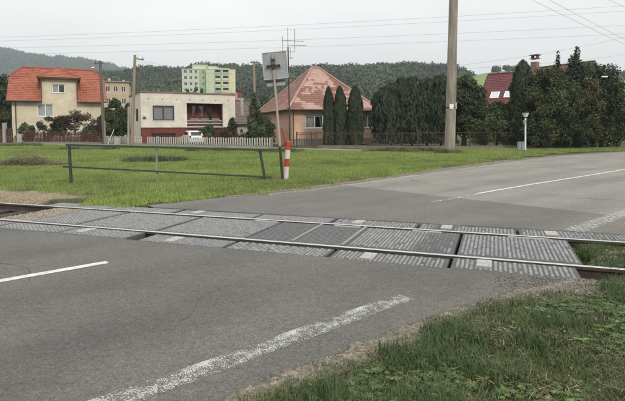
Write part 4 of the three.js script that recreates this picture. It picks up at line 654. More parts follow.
{ // brown pickets before the tiled house
  const a = onGround(24, 47.5), b = onGround(103, 46), r = fenceRun(a, b), f = thing('wooden_fence', 'dark brown wooden picket fence before the orange-roofed house', 'fence', a, r.turn), pk = rbox(0.09, 1.0, 0.03, 0, 0.5, 0, 0.008);
  const mats = [0, 1, 2].map(i => std(C(0.085 + 0.02 * i, 0.036 + 0.01 * i, 0.028 + 0.006 * i), { map: woodMap })), n = 58;
  for (let i = 0; i < n; i++) { const x = (i + 0.5) * r.L / n, m = part('picket', pk, mats[i % 3], f); m.position.set(x, r.y(x) + 0.12, rr(-.01, .01)); m.rotation.z = rr(-.02, .02); m.scale.y = rr(0.95, 1.06); }
  part('rail', [bar([0, 0.35, -0.05], [r.L, r.y(r.L) + 0.35, -0.05], 0.05, 0.07), bar([0, 0.9, -0.05], [r.L, r.y(r.L) + 0.9, -0.05], 0.05, 0.07)], mats[1], f);
  for (let i = 0; i <= 4; i++) part('post', rbox(0.13, 1.25, 0.13, r.L * i / 4, r.y(r.L * i / 4) + 0.6, -0.14, 0.015), i % 2 ? mats[0] : M.concreteOld, f);
  part('base_wall', bar([0, 0.03, 0], [r.L, r.y(r.L) + 0.03, 0], 0.2, 0.22), M.concreteOld, f);
  const g = onGround(-6, 48), gt = thing('garden_gate', 'brown boarded garden gate between concrete posts', 'gate', g, r.turn), gw = mw(11, 48);
  for (const x of [mw(12.5, 48), -0.5]) part('post', rbox(0.3, 2.0, 0.3, x, 1.0, 0, 0.03), M.concrete, gt);
  for (let i = 0; i < 7; i++) { const m = part('board', rbox(0.13, 1.35, 0.04, 0, 0.75, 0, 0.01), mats[i % 3], gt); m.position.x = -0.28 + i * 0.2; }
  for (let i = 0; i < 4; i++) { const m = part('board', rbox(0.13, 1.35, 0.04, 0, 0.75, 0, 0.01), mats[i % 3], gt); m.position.x = mw(15, 48) + i * 0.2; }
  part('hinge_rail', [box(gw + 0.2, 0.06, 0.05, gw / 2 - 0.3, 0.4, -0.04), box(gw + 0.2, 0.06, 0.05, gw / 2 - 0.3, 1.15, -0.04)], mats[0], gt);
  const c = onGround(19.5, 46.6), mb = thing('meter_cabinet', 'small grey meter cabinet beside the brown gate', 'cabinet', c, 0.4); part('case', rbox(0.42, 0.85, 0.3, 0, 0.52, 0, 0.02), M.concrete, mb); part('cabinet_door', box(0.34, 0.45, 0.02, 0, 0.62, 0.16), M.concreteLight, mb); part('foot', box(0.36, 0.12, 0.26, 0, 0.05, 0), M.concreteOld, mb);
}
{ // rusty mesh fence from the peach house along to the right
  const a = onGround(297, 38.6), b = onGround(418, 36.8), c2 = onGround(640, 39.2), rust = std(C(0.105, 0.062, 0.045), { map: fineMap }), bs = std(C(0.19, 0.165, 0.14), { map: stain });
  const mk = (p, q, posts, label, hh) => {
    const r = fenceRun(p, q), f = thing('mesh_fence', label, 'fence', p, r.turn);
    for (let i = 0; i <= posts; i++) part('post', [rbox(0.075, hh + 0.2, 0.075, r.L * i / posts, r.y(r.L * i / posts) + hh / 2, 0, 0.01)], rust, f);
    const W = []; for (let k = 0; k <= 10; k++) W.push(bar([0, 0.2 + (hh - 0.22) * k / 10, 0.05], [r.L, r.y(r.L) + 0.2 + (hh - 0.22) * k / 10, 0.05], 0.006, 0.006)); for (let x = 0.05; x < r.L; x += 0.13) W.push(bar([x, r.y(r.L) * x / r.L + 0.2, 0.05], [x, r.y(r.L) * x / r.L + hh - 0.02, 0.051], 0.006, 0.006));
    part('wire_mesh', W, rust, f).userData.kind = 'stuff'; part('top_rail', bar([0, hh, 0.05], [r.L, r.y(r.L) + hh, 0.05], 0.04, 0.04), rust, f);
    part('base_wall', Array.from({ length: 10 }, (_, i) => bar([r.L * i / 10, r.y(r.L * i / 10) + 0.06, 0], [r.L * (i + 1) / 10, r.y(r.L * (i + 1) / 10) + 0.06, 0], 0.22, 0.32)), bs, f);
  };
  mk(a, b, 8, 'rusty wire mesh fence with thin posts before the peach bungalow', 1.2); mk(b, c2, 9, 'rusty wire mesh fence below the dark hedge and tall trees', 1.25);
  const g = onGround(297, 38.3), gt = thing('iron_gate', 'low rusty iron bar gate before the peach bungalow', 'gate', g, fenceRun(a, b).turn), w = mw(20, 38.3);
  for (let i = 0; i <= 8; i++) part(i % 8 ? 'gate_bar' : 'post', box(i % 8 ? 0.03 : 0.09, i % 8 ? 1.0 : 1.35, i % 8 ? 0.03 : 0.09, w * i / 8, i % 8 ? 0.65 : 0.65, 0.1), rust, gt); part('gate_rail', [box(w, 0.04, 0.035, w / 2, 0.2, 0.1), box(w, 0.04, 0.035, w / 2, 1.1, 0.1)], rust, gt);
}
// ---------------------------------------------------------------- poles and overhead wires
function poleBetween(name, label, cat, px0, py1, px1, Z, r0, r1, mat, o = {}) { // foot at column px0, head at (px1, py1)
  const p = onGround(px0, Z), top = at(px1, py1, Z).sub(p), g = thing(name, label, cat, p, 0, o.group); part('pole', rod([0, -0.1, 0], top, r0, r1, 14), mat, g); return { g, top, p };
}
{
  const a = poleBetween('utility_pole', 'weathered wooden pole with a street lamp before the orange-roofed house', 'utility pole', 104.5, 61, 100, 45.2, 0.17, 0.12, M.woodGrey);
  part('cross_arm', [bar([a.top.x - 0.55, a.top.y - 0.25, 0], [a.top.x + 0.3, a.top.y - 0.2, 0], 0.09, 0.1)], M.woodGrey, a.g); for (const x of [-0.45, -0.1, 0.22]) part('insulator', [cyl(0.045, 0.03, 0.17, a.top.x + x, a.top.y - 0.2, 0)], M.dark, a.g);
  const lm = part('street_lamp', [rod([a.top.x + 0.05, a.top.y - 0.9, 0.1], [a.top.x - 0.25, a.top.y - 0.75, 0.5], 0.03)], M.concrete, a.g); part('lamp_head', [rbox(0.2, 0.12, 0.5, 0, 0, 0, 0.05, 2).rotateY(0.7).translate(a.top.x - 0.42, a.top.y - 0.72, 0.65)], M.white, lm);
  part('concrete_stub', [rod([0.12, -0.1, 0.12], [0.1, 2.2, 0.12], 0.09, 0.08)], M.concreteOld, a.g);
  const b = poleBetween('utility_pole', 'pale wooden pole on a concrete stub beside the flat-roofed house', 'utility pole', 131.5, 55, 135, 41.5, 0.16, 0.115, M.wood); part('concrete_stub', [rod([-0.26, -0.1, 0.05], [-0.15, 3.4, 0.05], 0.11, 0.1)], M.concrete, b.g); part('cross_arm', [bar([b.top.x - 0.05, b.top.y - 0.3, 0], [b.top.x + 0.75, b.top.y - 0.4, 0], 0.07, 0.08)], M.woodGrey, b.g); for (const x of [0.2, 0.65]) part('insulator', [cyl(0.045, 0.03, 0.16, b.top.x + x, b.top.y - 0.34, 0)], M.concreteLight, b.g);
  const c = poleBetween('utility_pole', 'far grey wooden pole rising behind the round shrub', 'utility pole', 255, 61, 254, 66, 0.19, 0.14, M.wood); part('cross_arm', [bar([c.top.x - 0.5, c.top.y - 0.2, 0], [c.top.x + 0.5, c.top.y - 0.2, 0], 0.1, 0.12)], M.woodGrey, c.g); for (const x of [-0.4, 0.4]) part('insulator', [cyl(0.06, 0.04, 0.2, c.top.x + x, c.top.y - 0.15, 0)], M.dark, c.g);
  // heavy concrete pole, its head out of the picture
  const d = poleBetween('concrete_pole', 'thick tapering concrete pole standing in the field side grass', 'utility pole', 449.8, -12, 453.8, 31, 0.335, 0.265, M.poleConc = std(C(0.33, 0.30, 0.255), { map: streak, bumpMap: fineBump, bumpScale: 0.012 })); const dp = t => d.top.clone().multiplyScalar(t);
  part('band', [rod(dp(0.275), dp(0.283), 0.33, 0.33, 14)], M.rust, d.g); part('number_plate', rbox(0.26, 0.3, 0.03, dp(0.29).x - 0.05, dp(0.285).y, 0.33, 0.01), M.white, d.g); part('number_plate', rbox(0.12, 0.42, 0.05, dp(0.29).x + 0.27, dp(0.29).y, 0.2, 0.01).rotateY(0.0), M.concreteLight, d.g); part('collar', rod([0, -0.05, 0], [0, 0.12, 0], 0.42, 0.38, 14), M.concreteOld, d.g);
  // steel mast with aerials
  const m = poleBetween('aerial_mast', 'thin rusty steel mast with television aerials before the peach bungalow', 'aerial mast', 290, 47, 288, 39.8, 0.06, 0.05, M.rust), T = m.top;
  const al = std(C(0.2, 0.2, 0.2), { metalness: 0.4, roughness: 0.5 });
  part('aerial', [rod([T.x - 0.5, T.y + 0.55, 0], [T.x + 1.3, T.y + 0.45, 0], 0.018), ...[-0.4, -0.1, 0.2, 0.55, 0.85, 1.2].map(x => rod([T.x + x, T.y + 0.5, -0.4], [T.x + x, T.y + 0.5, 0.4], 0.012))], al, m.g); part('aerial', [rod([T.x - 0.1, T.y + 0.1, 0], [T.x + 1.5, T.y + 0.12, 0], 0.016), ...[0.1, 0.4, 0.7, 1, 1.3].map(x => rod([T.x + x, T.y + 0.11, -0.35], [T.x + x, T.y + 0.11, 0.35], 0.01))], al, m.g);
  part('rod_aerial', [rod([T.x, T.y - 0.1, 0], [T.x, T.y + 1.6, 0], 0.02)], al, m.g); part('rod_aerial', [rod([T.x + 0.55, T.y - 0.4, 0], [T.x + 0.55, T.y + 1.4, 0], 0.018), rod([T.x, T.y - 0.4, 0], [T.x + 0.55, T.y - 0.4, 0], 0.018)], al, m.g); part('rod_aerial', [rod([T.x - 0.45, T.y - 0.6, 0], [T.x - 0.45, T.y + 0.9, 0], 0.03), rod([T.x, T.y - 0.3, 0], [T.x - 0.45, T.y - 0.3, 0], 0.018)], M.concreteLight, m.g); part('rod_aerial', [rod([T.x + 0.2, T.y - 1, 0], [T.x + 0.2, T.y - 0.1, 0], 0.02), rod([T.x, T.y - 0.9, 0], [T.x + 0.45, T.y - 0.9, 0], 0.02)], al, m.g);
  part('dark_box', rbox(0.2, 0.25, 0.15, T.x, T.y - 1.7, 0.08, 0.02), M.dark, m.g);
  // wires: points seen against the sky, at their real distance
  const wire = (label, pts, Z0, Z1, sag, r = 0.008) => { const a0 = at(pts[0][0], pts[0][1], Z0), b0 = at(pts[1][0], pts[1][1], Z1); const q = []; for (let i = 0; i <= 24; i++) { const t = i / 24, p = between(a0, b0, t); p.y -= sag * 4 * t * (1 - t); q.push(p); } single('overhead_wire', new THREE.TubeGeometry(new THREE.CatmullRomCurve3(q), 48, r, 5), M.wire, label, 'wire', 'overhead wires'); };
  for (const [y0, y1, z, w] of [[41, 5.5, 36, 'topmost'], [44.5, 11, 36, 'second'], [50, 27, 37, 'third'], [56, 36, 38, 'lowest']]) wire(w + ' of the four long wires running across the pale sky', [[-120, y0], [760, y1 - 9]], z, z - 3, 0.35, 0.006);
  wire('upper of the two faint wires leaving the concrete pole', [[453, 66], [625, 37]], 31, 40, 0.2, 0.007); wire('lower of the two faint wires leaving the concrete pole', [[453, 69], [640, 52]], 31, 40, 0.2, 0.006);
  for (const [x0, y0, x1, y1, dia] of [[500, -16, 650, 56, 'longest wire slanting steeply down the sky'], [520, -16, 652, 53, 'steep slanting wire just beside the longest one'], [575, -16, 660, 22, 'short slanting wire in the corner of the sky']]) wire(dia, [[x0, y0], [x1, y1]], 22, 38, 0.05, 0.007);
  wire('upper service wire strung from the pale wooden pole', [[136, 59], [204, 70]], 41.5, 55, 0.2, 0.008); wire('lower service wire strung from the pale wooden pole', [[136, 61], [204, 74]], 41.5, 52, 0.2, 0.008);
}
{ // back of a road sign on a leaning post
  const Z = 15.8, p = onGround(282.3, Z), s = thing('road_sign', 'leaning post carrying the plain grey back of a square road sign', 'road sign', p); const H = at(272, 52, Z).y - p.y, k = Z / FOCAL;
  s.rotation.set(0, -0.12, 0.072, 'YXZ');
  const alu = std(C(0.36, 0.375, 0.39), { metalness: 0.35, roughness: 0.5, map: stain, bumpMap: fineBump, bumpScale: 0.002 }), pw = 24.5 * k, ph = 26.5 * k;
  part('post', rod([0, 1.1, 0], [0, H - 0.05, 0], 0.042, 0.04, 12), std(C(0.40, 0.34, 0.27), { map: stain }), s); part('post_foot', rod([0, -0.1, 0], [0, 1.12, 0], 0.047, 0.047, 12), M.rust, s);
  const pn = part('sign_panel', rbox(pw, ph, 0.02, 0, 0, 0, 0.008), alu, s); pn.position.set(0.05, H - ph / 2 + 0.02, -0.075); part('rim', [box(pw, 0.02, 0.03, 0, ph / 2, 0.012), box(pw, 0.02, 0.03, 0, -ph / 2, 0.012), box(0.02, ph, 0.03, pw / 2, 0, 0.012), box(0.02, ph, 0.03, -pw / 2, 0, 0.012)], std(C(0.5, 0.5, 0.5), { metalness: 0.4, roughness: 0.5 }), pn);
  const br = part('bracket', [box(0.42, 0.06, 0.03, 0, 0.0, 0.06), rbox(0.13, 0.13, 0.05, 0, 0.17, 0.07, 0.02), rbox(0.12, 0.2, 0.06, 0, -0.02, 0.08, 0.02), box(0.05, 0.1, 0.05, -0.2, -0.02, 0.05), box(0.05, 0.1, 0.05, 0.2, -0.02, 0.05)], M.ironDark = std(C(0.05, 0.042, 0.036), { map: fineMap }), s); br.position.set(0.0, H - ph * 0.5, -0.05);
  const lp = part('lower_panel', rbox(19 * k, 5 * k, 0.02, 0, 0, 0, 0.006), alu, s); lp.position.set(0.02, H - ph - 4.2 * k, -0.07); part('bracket', [box(19 * k, 0.05, 0.04, 0, 2.6 * k, 0.03), rbox(0.11, 0.1, 0.06, 0, 2.4 * k, 0.06, 0.02)], M.ironDark, lp);
}
{ // red and white banded post with a bent red bar
  const Z = 16.0, p = onGround(285.2, Z), s = thing('marker_post', 'red and white banded marker post at the edge of the road', 'marker post', p), H = topH(286, 141.5, Z), red = std(C(0.50, 0.045, 0.035), { roughness: 0.55, map: stain }), wh = std(C(0.68, 0.66, 0.62), { roughness: 0.55, map: stain }), r = 0.085; s.rotation.set(0, 0, -0.085);
  [[0, 0.10, wh], [0.10, 0.34, wh], [0.34, 0.55, red], [0.55, 0.78, wh], [0.78, 1.0, red]].forEach(([a, b, m]) => part('band', new THREE.CylinderGeometry(r * (1 - 0.04 * b), r * (1 - 0.04 * a), (b - a) * H, 16).translate(0, (a + b) / 2 * H, 0), m, s)); part('cap', new THREE.SphereGeometry(r * 0.96, 16, 6, 0, 6.3, 0, 1.57).scale(1, 0.3, 1).translate(0, H, 0), red, s);
  const d = thing('red_bar', 'dark red metal bar leaning beside the banded marker post', 'metal bar', onGround(286.6, 16.3)); const t = at(281.8, 128, 16.3).sub(d.position), u = at(286.2, 144, 16.3).sub(d.position); part('bar', [rod([0.0, -0.05, 0], u, 0.022), rod(u, t, 0.04, 0.035)], std(C(0.28, 0.035, 0.03), { roughness: 0.6 }), d); part('clamp', rod(u.clone().add(new THREE.Vector3(0, -0.06, 0)), u.clone().add(new THREE.Vector3(0, 0.06, 0)), 0.05), M.rust, d);
}
{ // two-rail steel barrier in the grass
  const P0 = onGround(70, 15.2), b = thing('barrier_railing', 'old green two-rail steel barrier in the grass, its far post bent', 'railing', P0), L = q => q.sub(P0), green = std(C(0.035, 0.048, 0.037), { roughness: 0.6, map: stain }), pale = std(C(0.24, 0.27, 0.21), { roughness: 0.6, map: stain });
  const post = (px0, py0, px1, py1, Z, w, m) => { const a = L(at(px0, py0, Z)), c = L(at(px1, py1, Z)); part('post', bar([a.x, a.y - 0.1, a.z], [c.x, c.y, c.z], w, w), m, b); };
  post(71.5, 185, 69, 144, 15.2, 0.07, green); post(158, 184, 156.3, 149, 15.55, 0.05, pale); post(265.5, 180, 260, 151, 15.9, 0.085, green);
  const rail = (x0, y0, x1, y1, w) => { const a = L(at(x0, y0, 15.16)), c = L(at(x1, y1, 15.86)); part('rail', bar([a.x, a.y, a.z], [c.x, c.y, c.z], 0.045, w), green, b); }; rail(66, 145, 274, 150.2, 0.07); rail(63, 166.6, 272, 177.3, 0.055);
}
{ // slim white gas marker and a grey cabinet by the far fence
  const Z = 33.5, p = onGround(525.5, Z), s = thing('vent_post', 'slim white pipeline post with a cowl on top near the hedge', 'post', p), H = topH(525, 113.5, Z); part('pipe', rod([0, -0.1, 0], [-0.02, H - 0.3, 0], 0.055, 0.05, 12), M.white, s); part('cowl', new THREE.CylinderGeometry(0.22, 0.12, 0.24, 14).translate(-0.02, H - 0.12, 0), M.white, s); part('cowl_lid', new THREE.CylinderGeometry(0.235, 0.235, 0.05, 14).translate(-0.02, H + 0.02, 0), M.concreteLight, s); part('sleeve', [new THREE.CylinderGeometry(0.12, 0.07, 0.3, 12).translate(-0.09, H - 0.62, 0.03)], M.concreteLight, s);
  const c = onGround(520.8, 33.9), g = thing('utility_cabinet', 'grey plastic utility cabinet standing beside the white post', 'cabinet', c); part('case', rbox(0.42, 0.58, 0.3, 0, 0.3, 0, 0.06, 3), std(C(0.26, 0.29, 0.29)), g); part('lid', rbox(0.46, 0.07, 0.34, 0, 0.6, 0, 0.03, 2), std(C(0.30, 0.33, 0.33)), g);
  // street lamp with two heads among the leaves
  const q = onGround(597, 37.6), l = thing('street_lamp', 'street lamp with two white heads among the leaves', 'street lamp', q), h2 = topH(597, 79, 37.6); part('pole', rod([0, -0.1, 0], [0, h2, 0], 0.07, 0.045, 12), M.woodGrey, l); part('arm', [rod([0, h2 - 0.1, 0], [-0.3, h2 + 0.05, 0.2], 0.025), rod([0, h2 - 0.1, 0], [0.3, h2 + 0.1, 0.2], 0.025)], M.woodGrey, l); part('lamp_head', rbox(0.42, 0.12, 0.2, -0.35, h2 + 0.06, 0.25, 0.05, 2).rotateZ(0.1), M.white, l); part('lamp_head', rbox(0.42, 0.12, 0.2, 0.35, h2 + 0.14, 0.25, 0.05, 2), M.white, l);
  // white plank leaning by the wooden pole and a white cabinet
  const w = thing('leaning_plank', 'white plank leaning by the weathered wooden pole', 'plank', onGround(107.5, 44.7)); const tp = at(113.5, 129, 44.7).sub(w.position); part('plank', bar([0, -0.05, 0], [tp.x, tp.y, -0.15], 0.14, 0.04), M.white, w); part('stay', bar([tp.x * 0.5, tp.y * 0.5, -0.1], [tp.x * 0.5 + 0.1, 0, -0.4], 0.04, 0.03), M.wood, w);
  const e = thing('white_cabinet', 'small pale cabinet by the end of the white pickets', 'cabinet', onGround(117.5, 44.2)); part('case', rbox(0.5, 0.7, 0.3, 0, 0.36, 0, 0.02), M.concreteLight, e); part('lid', rbox(0.56, 0.05, 0.36, 0, 0.74, 0, 0.01), M.concrete, e);
}
{ // white hatchback parked behind the white pickets, tail to the street
  const p = onGround(192, 46.2), c = thing('parked_car', 'white hatchback parked behind the white pickets', 'car', p, 0.5); M.car = new THREE.MeshPhysicalMaterial({ color: C(0.70, 0.71, 0.72), roughness: 0.35, clearcoat: 0.8, clearcoatRoughness: 0.1 });
  const prof = (pts, w, bv) => { const s = new THREE.Shape(); pts.forEach(([x, y], i) => i ? s.lineTo(x, y) : s.moveTo(x, y)); s.closePath(); const g = new THREE.ExtrudeGeometry(s, { depth: w - 2 * bv, bevelEnabled: true, bevelSize: bv * 0.6, bevelThickness: bv, bevelSegments: 3 }).translate(0, 0, -(w - 2 * bv) / 2).rotateY(-Math.PI / 2); const q = g.attributes.position; for (let i = 0; i < q.count; i++) { const y = q.getY(i); q.setX(i, q.getX(i) * (y > 0.85 ? lerp(1, 0.78, (y - 0.85) / 0.6) : 1)); } g.computeVertexNormals(); return g; };
  // profile: first coordinate runs from tail (+) towards nose (-), so the tail faces the camera
  part('body', prof([[1.85, 0.28], [1.9, 0.55], [1.82, 0.92], [1.45, 1.38], [1.1, 1.45], [0.2, 1.46], [-0.15, 1.40], [-0.85, 0.95], [-1.75, 0.82], [-1.92, 0.6], [-1.9, 0.28]], 1.66, 0.09), M.car, c);
  const win = (g, n) => part(n, g, M.glassDark, c); win(new THREE.PlaneGeometry(1.12, 0.5).rotateX(-0.69).translate(0, 1.16, 1.73), 'rear_window'); for (const s of [-1, 1]) { win(shapeGeo([[-0.55, 0.98], [1.25, 0.98], [1.05, 1.34], [0.0, 1.36]], 0.02).rotateY(-Math.PI / 2).rotateZ(s * 0.0).translate(s * 0.795 - (s > 0 ? 0 : -0.02), 0, 0), 'side_window'); part('tail_light', rbox(0.2, 0.32, 0.06, s * 0.68, 0.8, 1.9, 0.02), std(C(0.35, 0.02, 0.02), { roughness: 0.3 }), c); }
  c.scale.setScalar(0.86); part('bumper', rbox(1.6, 0.26, 0.2, 0, 0.42, 1.86, 0.06, 2), M.car, c); part('licence_plate', rbox(0.5, 0.11, 0.02, 0, 0.7, 1.98, 0.005), M.white, c);
  for (const [x, z] of [[-0.74, 1.2], [0.74, 1.2], [-0.74, -1.2], [0.74, -1.2]]) { const w = part('wheel', new THREE.CylinderGeometry(0.29, 0.29, 0.18, 20).rotateZ(Math.PI / 2).translate(x, 0.29, z), M.dark, c); part('rim', new THREE.CylinderGeometry(0.18, 0.18, 0.19, 14).rotateZ(Math.PI / 2).translate(x * 1.01, 0.29, z), std(C(0.4, 0.4, 0.4), { metalness: 0.6, roughness: 0.4 }), w); }
}
// ---------------------------------------------------------------- planting
{
  const cg = 'columnar thujas before the bungalow';
  thuja('slimmest of the columnar thujas, beside the bungalow window', 329, 40.2, 88.5, 12, cg); thuja('middle columnar thuja, touching the slimmest one', 340, 40.4, 88, 15, cg); thuja('broadest columnar thuja, standing apart before the bungalow', 355.5, 40.3, 87.5, 17, cg, 10000);
  for (const [px, Z, top, w, l] of [[391, 41, 84, 27, 'hedge thuja nearest the bungalow, lowest of the dark row'], [402, 42, 79, 36, 'second thuja of the dark hedge counted from the bungalow'], [412, 41.6, 78, 40, 'middle thuja of the dark hedge'], [427, 42, 80, 38, 'fourth thuja of the dark hedge counted from the bungalow'], [441, 41.5, 76, 36, 'tallest hedge thuja, next to the concrete pole']]) thuja(l, px, Z, top, w, 'thujas of the hedge', 26000, { rough: 0.6, leaders: 6, foot: 0.06, blunt: 6 });
  const Zh = 42; tree('hedge_tree', 'dense green tree at the end of the dark thuja hedge', 'tree', 464, 40.5, roundBlobs(topH(464, 74, 40.5), mw(46, 40.5), 22, 0.08), 15000, 0.2, PAL.mid.concat(PAL.dark), { fill: 0.3, trunk: 0.2 });
  tree('bush', 'loose light green bush below the red roof', 'bush', 497, 39.5, roundBlobs(topH(497, 101, 39.5), mw(42, 39.5), 16, 0.05), 9500, 0.17, PAL.mid.concat(PAL.fresh), { trunk: 0.08, shrub: true });
  tree('bush', 'dark low bush between the hedge tree and the light green bush', 'bush', 481, 38.4, roundBlobs(topH(481, 121, 38.4), mw(26, 38.4), 10, 0.05), 4500, 0.15, PAL.dark.concat(PAL.mid), { trunk: 0.06, shrub: true });
  thuja('very dark tall conifer beside the red roof', 522, 39, 61.5, 30, null, 20000, { rough: 0.5, leaders: 4 });
  tree('garden_tree', 'broad tree with yellowing olive leaves beside the dark conifer', 'tree', 549, 37.2, roundBlobs(topH(549, 66, 37.2), mw(58, 37.2), 34, 0.05), 24000, 0.17, PAL.olive.concat(PAL.mid, PAL.dark), { fill: 0.3, trunk: 0.2 });
  tree('conifer_tree', 'pointed dark conifer rising above the other trees', 'tree', 576, 40, [...coneBlobs(topH(576, 51, 40), mw(36, 40), 12), ...roundBlobs(topH(576, 58, 40), mw(34, 40), 14, 0.1)], 20000, 0.2, PAL.dark, { trunk: 0.2, fill: 0.35, gap: -0.6 });
  tree('conifer_tree', 'slim young conifer tip poking above the yellowing tree', 'tree', 557.5, 43, coneBlobs(topH(557, 56.5, 43), mw(24, 43), 11), 8000, 0.2, PAL.dark, { trunk: 0.14, fill: 0.35, gap: -0.7 });
  tree('garden_tree', 'broad dark tree behind the pointed conifer', 'tree', 580, 42.5, roundBlobs(topH(580, 62, 42.5), mw(66, 42.5), 36, 0.08), 20000, 0.2, PAL.dark.concat(PAL.mid), { trunk: 0.2, fill: 0.3 });
  tree('garden_tree', 'dark green tree at the street lamp', 'tree', 602, 38.6, roundBlobs(topH(602, 64, 38.6), mw(46, 38.6), 30, 0.06), 17000, 0.18, PAL.mid.concat(PAL.dark, PAL.dark), { trunk: 0.17, fill: 0.3 });
  tree('garden_tree', 'thin tree with light trunk at the roadside end of the garden', 'tree', 628, 39.5, roundBlobs(topH(628, 92, 39.5), mw(40, 39.5), 22, 0.12), 8000, 0.17, PAL.olive.concat(PAL.dark), { trunk: 0.12, fill: 0.3, gap: -0.12 });
  tree('climber_tree', 'slender tree with yellowish leaves close to the street lamp pole', 'tree', 588, 37.4, roundBlobs(topH(588, 76, 37.4), mw(30, 37.4), 20, 0.06), 11000, 0.16, PAL.olive, { trunk: 0.09, gap: -0.15 });
  tree('bush', 'dark undergrowth bush below the yellowing tree', 'bush', 566, 37.3, roundBlobs(topH(566, 114, 37.3), mw(44, 37.3), 12, 0.04), 7000, 0.16, PAL.dark, { trunk: 0.06, shrub: true });
  tree('bush', 'dark undergrowth bush below the street lamp', 'bush', 608, 38.6, roundBlobs(topH(608, 114, 38.6), mw(40, 38.6), 12, 0.04), 6000, 0.16, PAL.dark.concat(PAL.mid), { trunk: 0.06, shrub: true });
  tree('bush', 'dark undergrowth bush below the tall dark conifer', 'bush', 537, 36.2, roundBlobs(topH(537, 112, 36.2), mw(30, 36.2), 10, 0.04), 5000, 0.16, PAL.dark, { trunk: 0.06, shrub: true });
  // left of the peach house
  tree('conifer_tree', 'small pointed conifer behind the end of the white pickets', 'tree', 255, 43.5, coneBlobs(topH(255, 96, 43.5), mw(24, 43.5), 9), 7000, 0.17, PAL.dark.concat(PAL.mid), { trunk: 0.1 });
  tree('round_shrub', 'round glossy green shrub beside the small conifer', 'bush', 264, 41.8, roundBlobs(topH(264, 115, 41.8), mw(26, 41.8), 14, 0.05), 7500, 0.13, PAL.mid.concat(PAL.dark), { trunk: 0.07, shrub: true });
  tree('round_shrub', 'dark round shrub at the corner of the flat-roofed house', 'bush', 232.5, 48, roundBlobs(topH(232.5, 117, 48), mw(13, 48), 8, 0.05), 3000, 0.14, PAL.dark, { trunk: 0.06, shrub: true });
  tree('plum_bush', 'low dark purple bush behind the white pickets', 'bush', 226, 44.6, roundBlobs(topH(226, 128, 44.6), mw(24, 44.6), 9, 0.03), 4000, 0.12, PAL.plum, { trunk: 0.05, shrub: true });
  tree('bush', 'green bush beside the white car', 'bush', 207, 46, roundBlobs(topH(207, 124.5, 46), mw(22, 46), 9, 0.03), 4000, 0.13, PAL.mid.concat(PAL.dark), { trunk: 0.05, shrub: true });
  tree('bush', 'low dark bush beside the round glossy shrub', 'bush', 243.5, 43, roundBlobs(topH(243.5, 129, 43), mw(16, 43), 7, 0.03), 2500, 0.13, PAL.dark, { trunk: 0.05, shrub: true });
  // orange-roofed house's garden
  const sp = (h, w, n) => { const b = []; for (let i = 0; i < n; i++) { const x = rr(-.5, .5) * w; b.push([x, h * rr(0.35, 0.92) * (1 - 0.35 * Math.abs(x / w * 2) ** 2), rr(-.5, .5), w * rr(.06, .12), h * 0.12, 0.35]); } return b; };
  tree('spreading_shrub', 'wide flat-topped russet shrub before the orange-roofed house', 'bush', 76, 48, sp(topH(76, 110, 48), mw(52, 48), 52), 13000, 0.14, PAL.rusty.concat(PAL.plum), { trunk: 0.07, shrub: true, gap: -0.15, trunkH: 1.4 });
  tree('spreading_shrub', 'darker russet shrub below the ground floor window', 'bush', 48, 48.4, sp(topH(48, 116, 48.4), mw(42, 48.4), 36), 9000, 0.14, PAL.rusty.concat(PAL.dark), { trunk: 0.06, shrub: true, gap: -0.15, trunkH: 1.2 });
  tree('bush', 'leafy green bush behind the grey meter cabinet', 'bush', 26, 48.2, roundBlobs(topH(26, 122, 48.2), mw(18, 48.2), 8, 0.05), 3500, 0.13, PAL.mid.concat(PAL.fresh), { trunk: 0.05, shrub: true });
  tree('bush', 'low green bush behind the brown pickets', 'bush', 90, 47.6, roundBlobs(topH(90, 126, 47.6), mw(18, 47.6), 8, 0.05), 2600, 0.13, PAL.mid, { trunk: 0.05, shrub: true });
  for (const [px, top, w, Z, back] of [[4, 74, 30, 62, 'lower dark tree touching the end of the orange roof'], [-14, 68, 34, 60, 'taller dark tree standing beyond the orange roof']]) tree('back_tree', back, 'tree', px, Z, roundBlobs(topH(px, top, Z), mw(w, Z), 16, 0.12), 7500, 0.26, PAL.dark.concat(PAL.mid), { trunk: 0.2 }, 'trees beyond the orange roof');
  for (const [px, top, w, Z, gap] of [[116, 98, 24, 57, 'tallest dark tree in the gap between the two front houses'], [128, 102, 20, 60, 'dark tree behind the pale wooden pole'], [108, 108, 18, 54, 'low dark tree at the corner of the orange-roofed house']]) tree('back_tree', gap, 'tree', px, Z, roundBlobs(topH(px, top, Z), mw(w, Z), 14, 0.08), 5500, 0.22, PAL.dark.concat(PAL.mid), { trunk: 0.14 }, 'trees between the houses');
  for (const [px, top, w, fl] of [[189, 89, 8, 'smallest tree in front of the block of flats'], [197, 86, 12, 'tallest of the small trees before the block of flats'], [203, 88, 8, 'small tree below the stairwell of the block of flats']]) tree('back_tree', fl, 'tree', px, 110, roundBlobs(topH(px, top, 110), mw(w, 110), 10, 0.25), 3000, 0.35, PAL.mid, { trunk: 0.18 }, 'trees before the flats');
  for (const [px, top, w, Z, bk] of [[246, 100, 26, 78, 'dark tree behind the far wooden pole'], [268, 96, 30, 80, 'dark tree behind the leaning road sign post'], [285, 98, 26, 75, 'dark tree behind the left hip of the bungalow roof'], [378, 92, 24, 70, 'dark tree behind the bungalow roof next to the hedge'], [220, 99, 20, 90, 'dark tree behind the loggia end of the flat roof'], [166, 92, 18, 95, 'dark tree behind the middle of the flat roof']]) tree('back_tree', bk, 'tree', px, Z, roundBlobs(topH(px, top, Z), mw(w, Z), 14, 0.1), 5000, 0.32, PAL.dark.concat(PAL.mid), { trunk: 0.2 }, 'trees behind the houses');
}
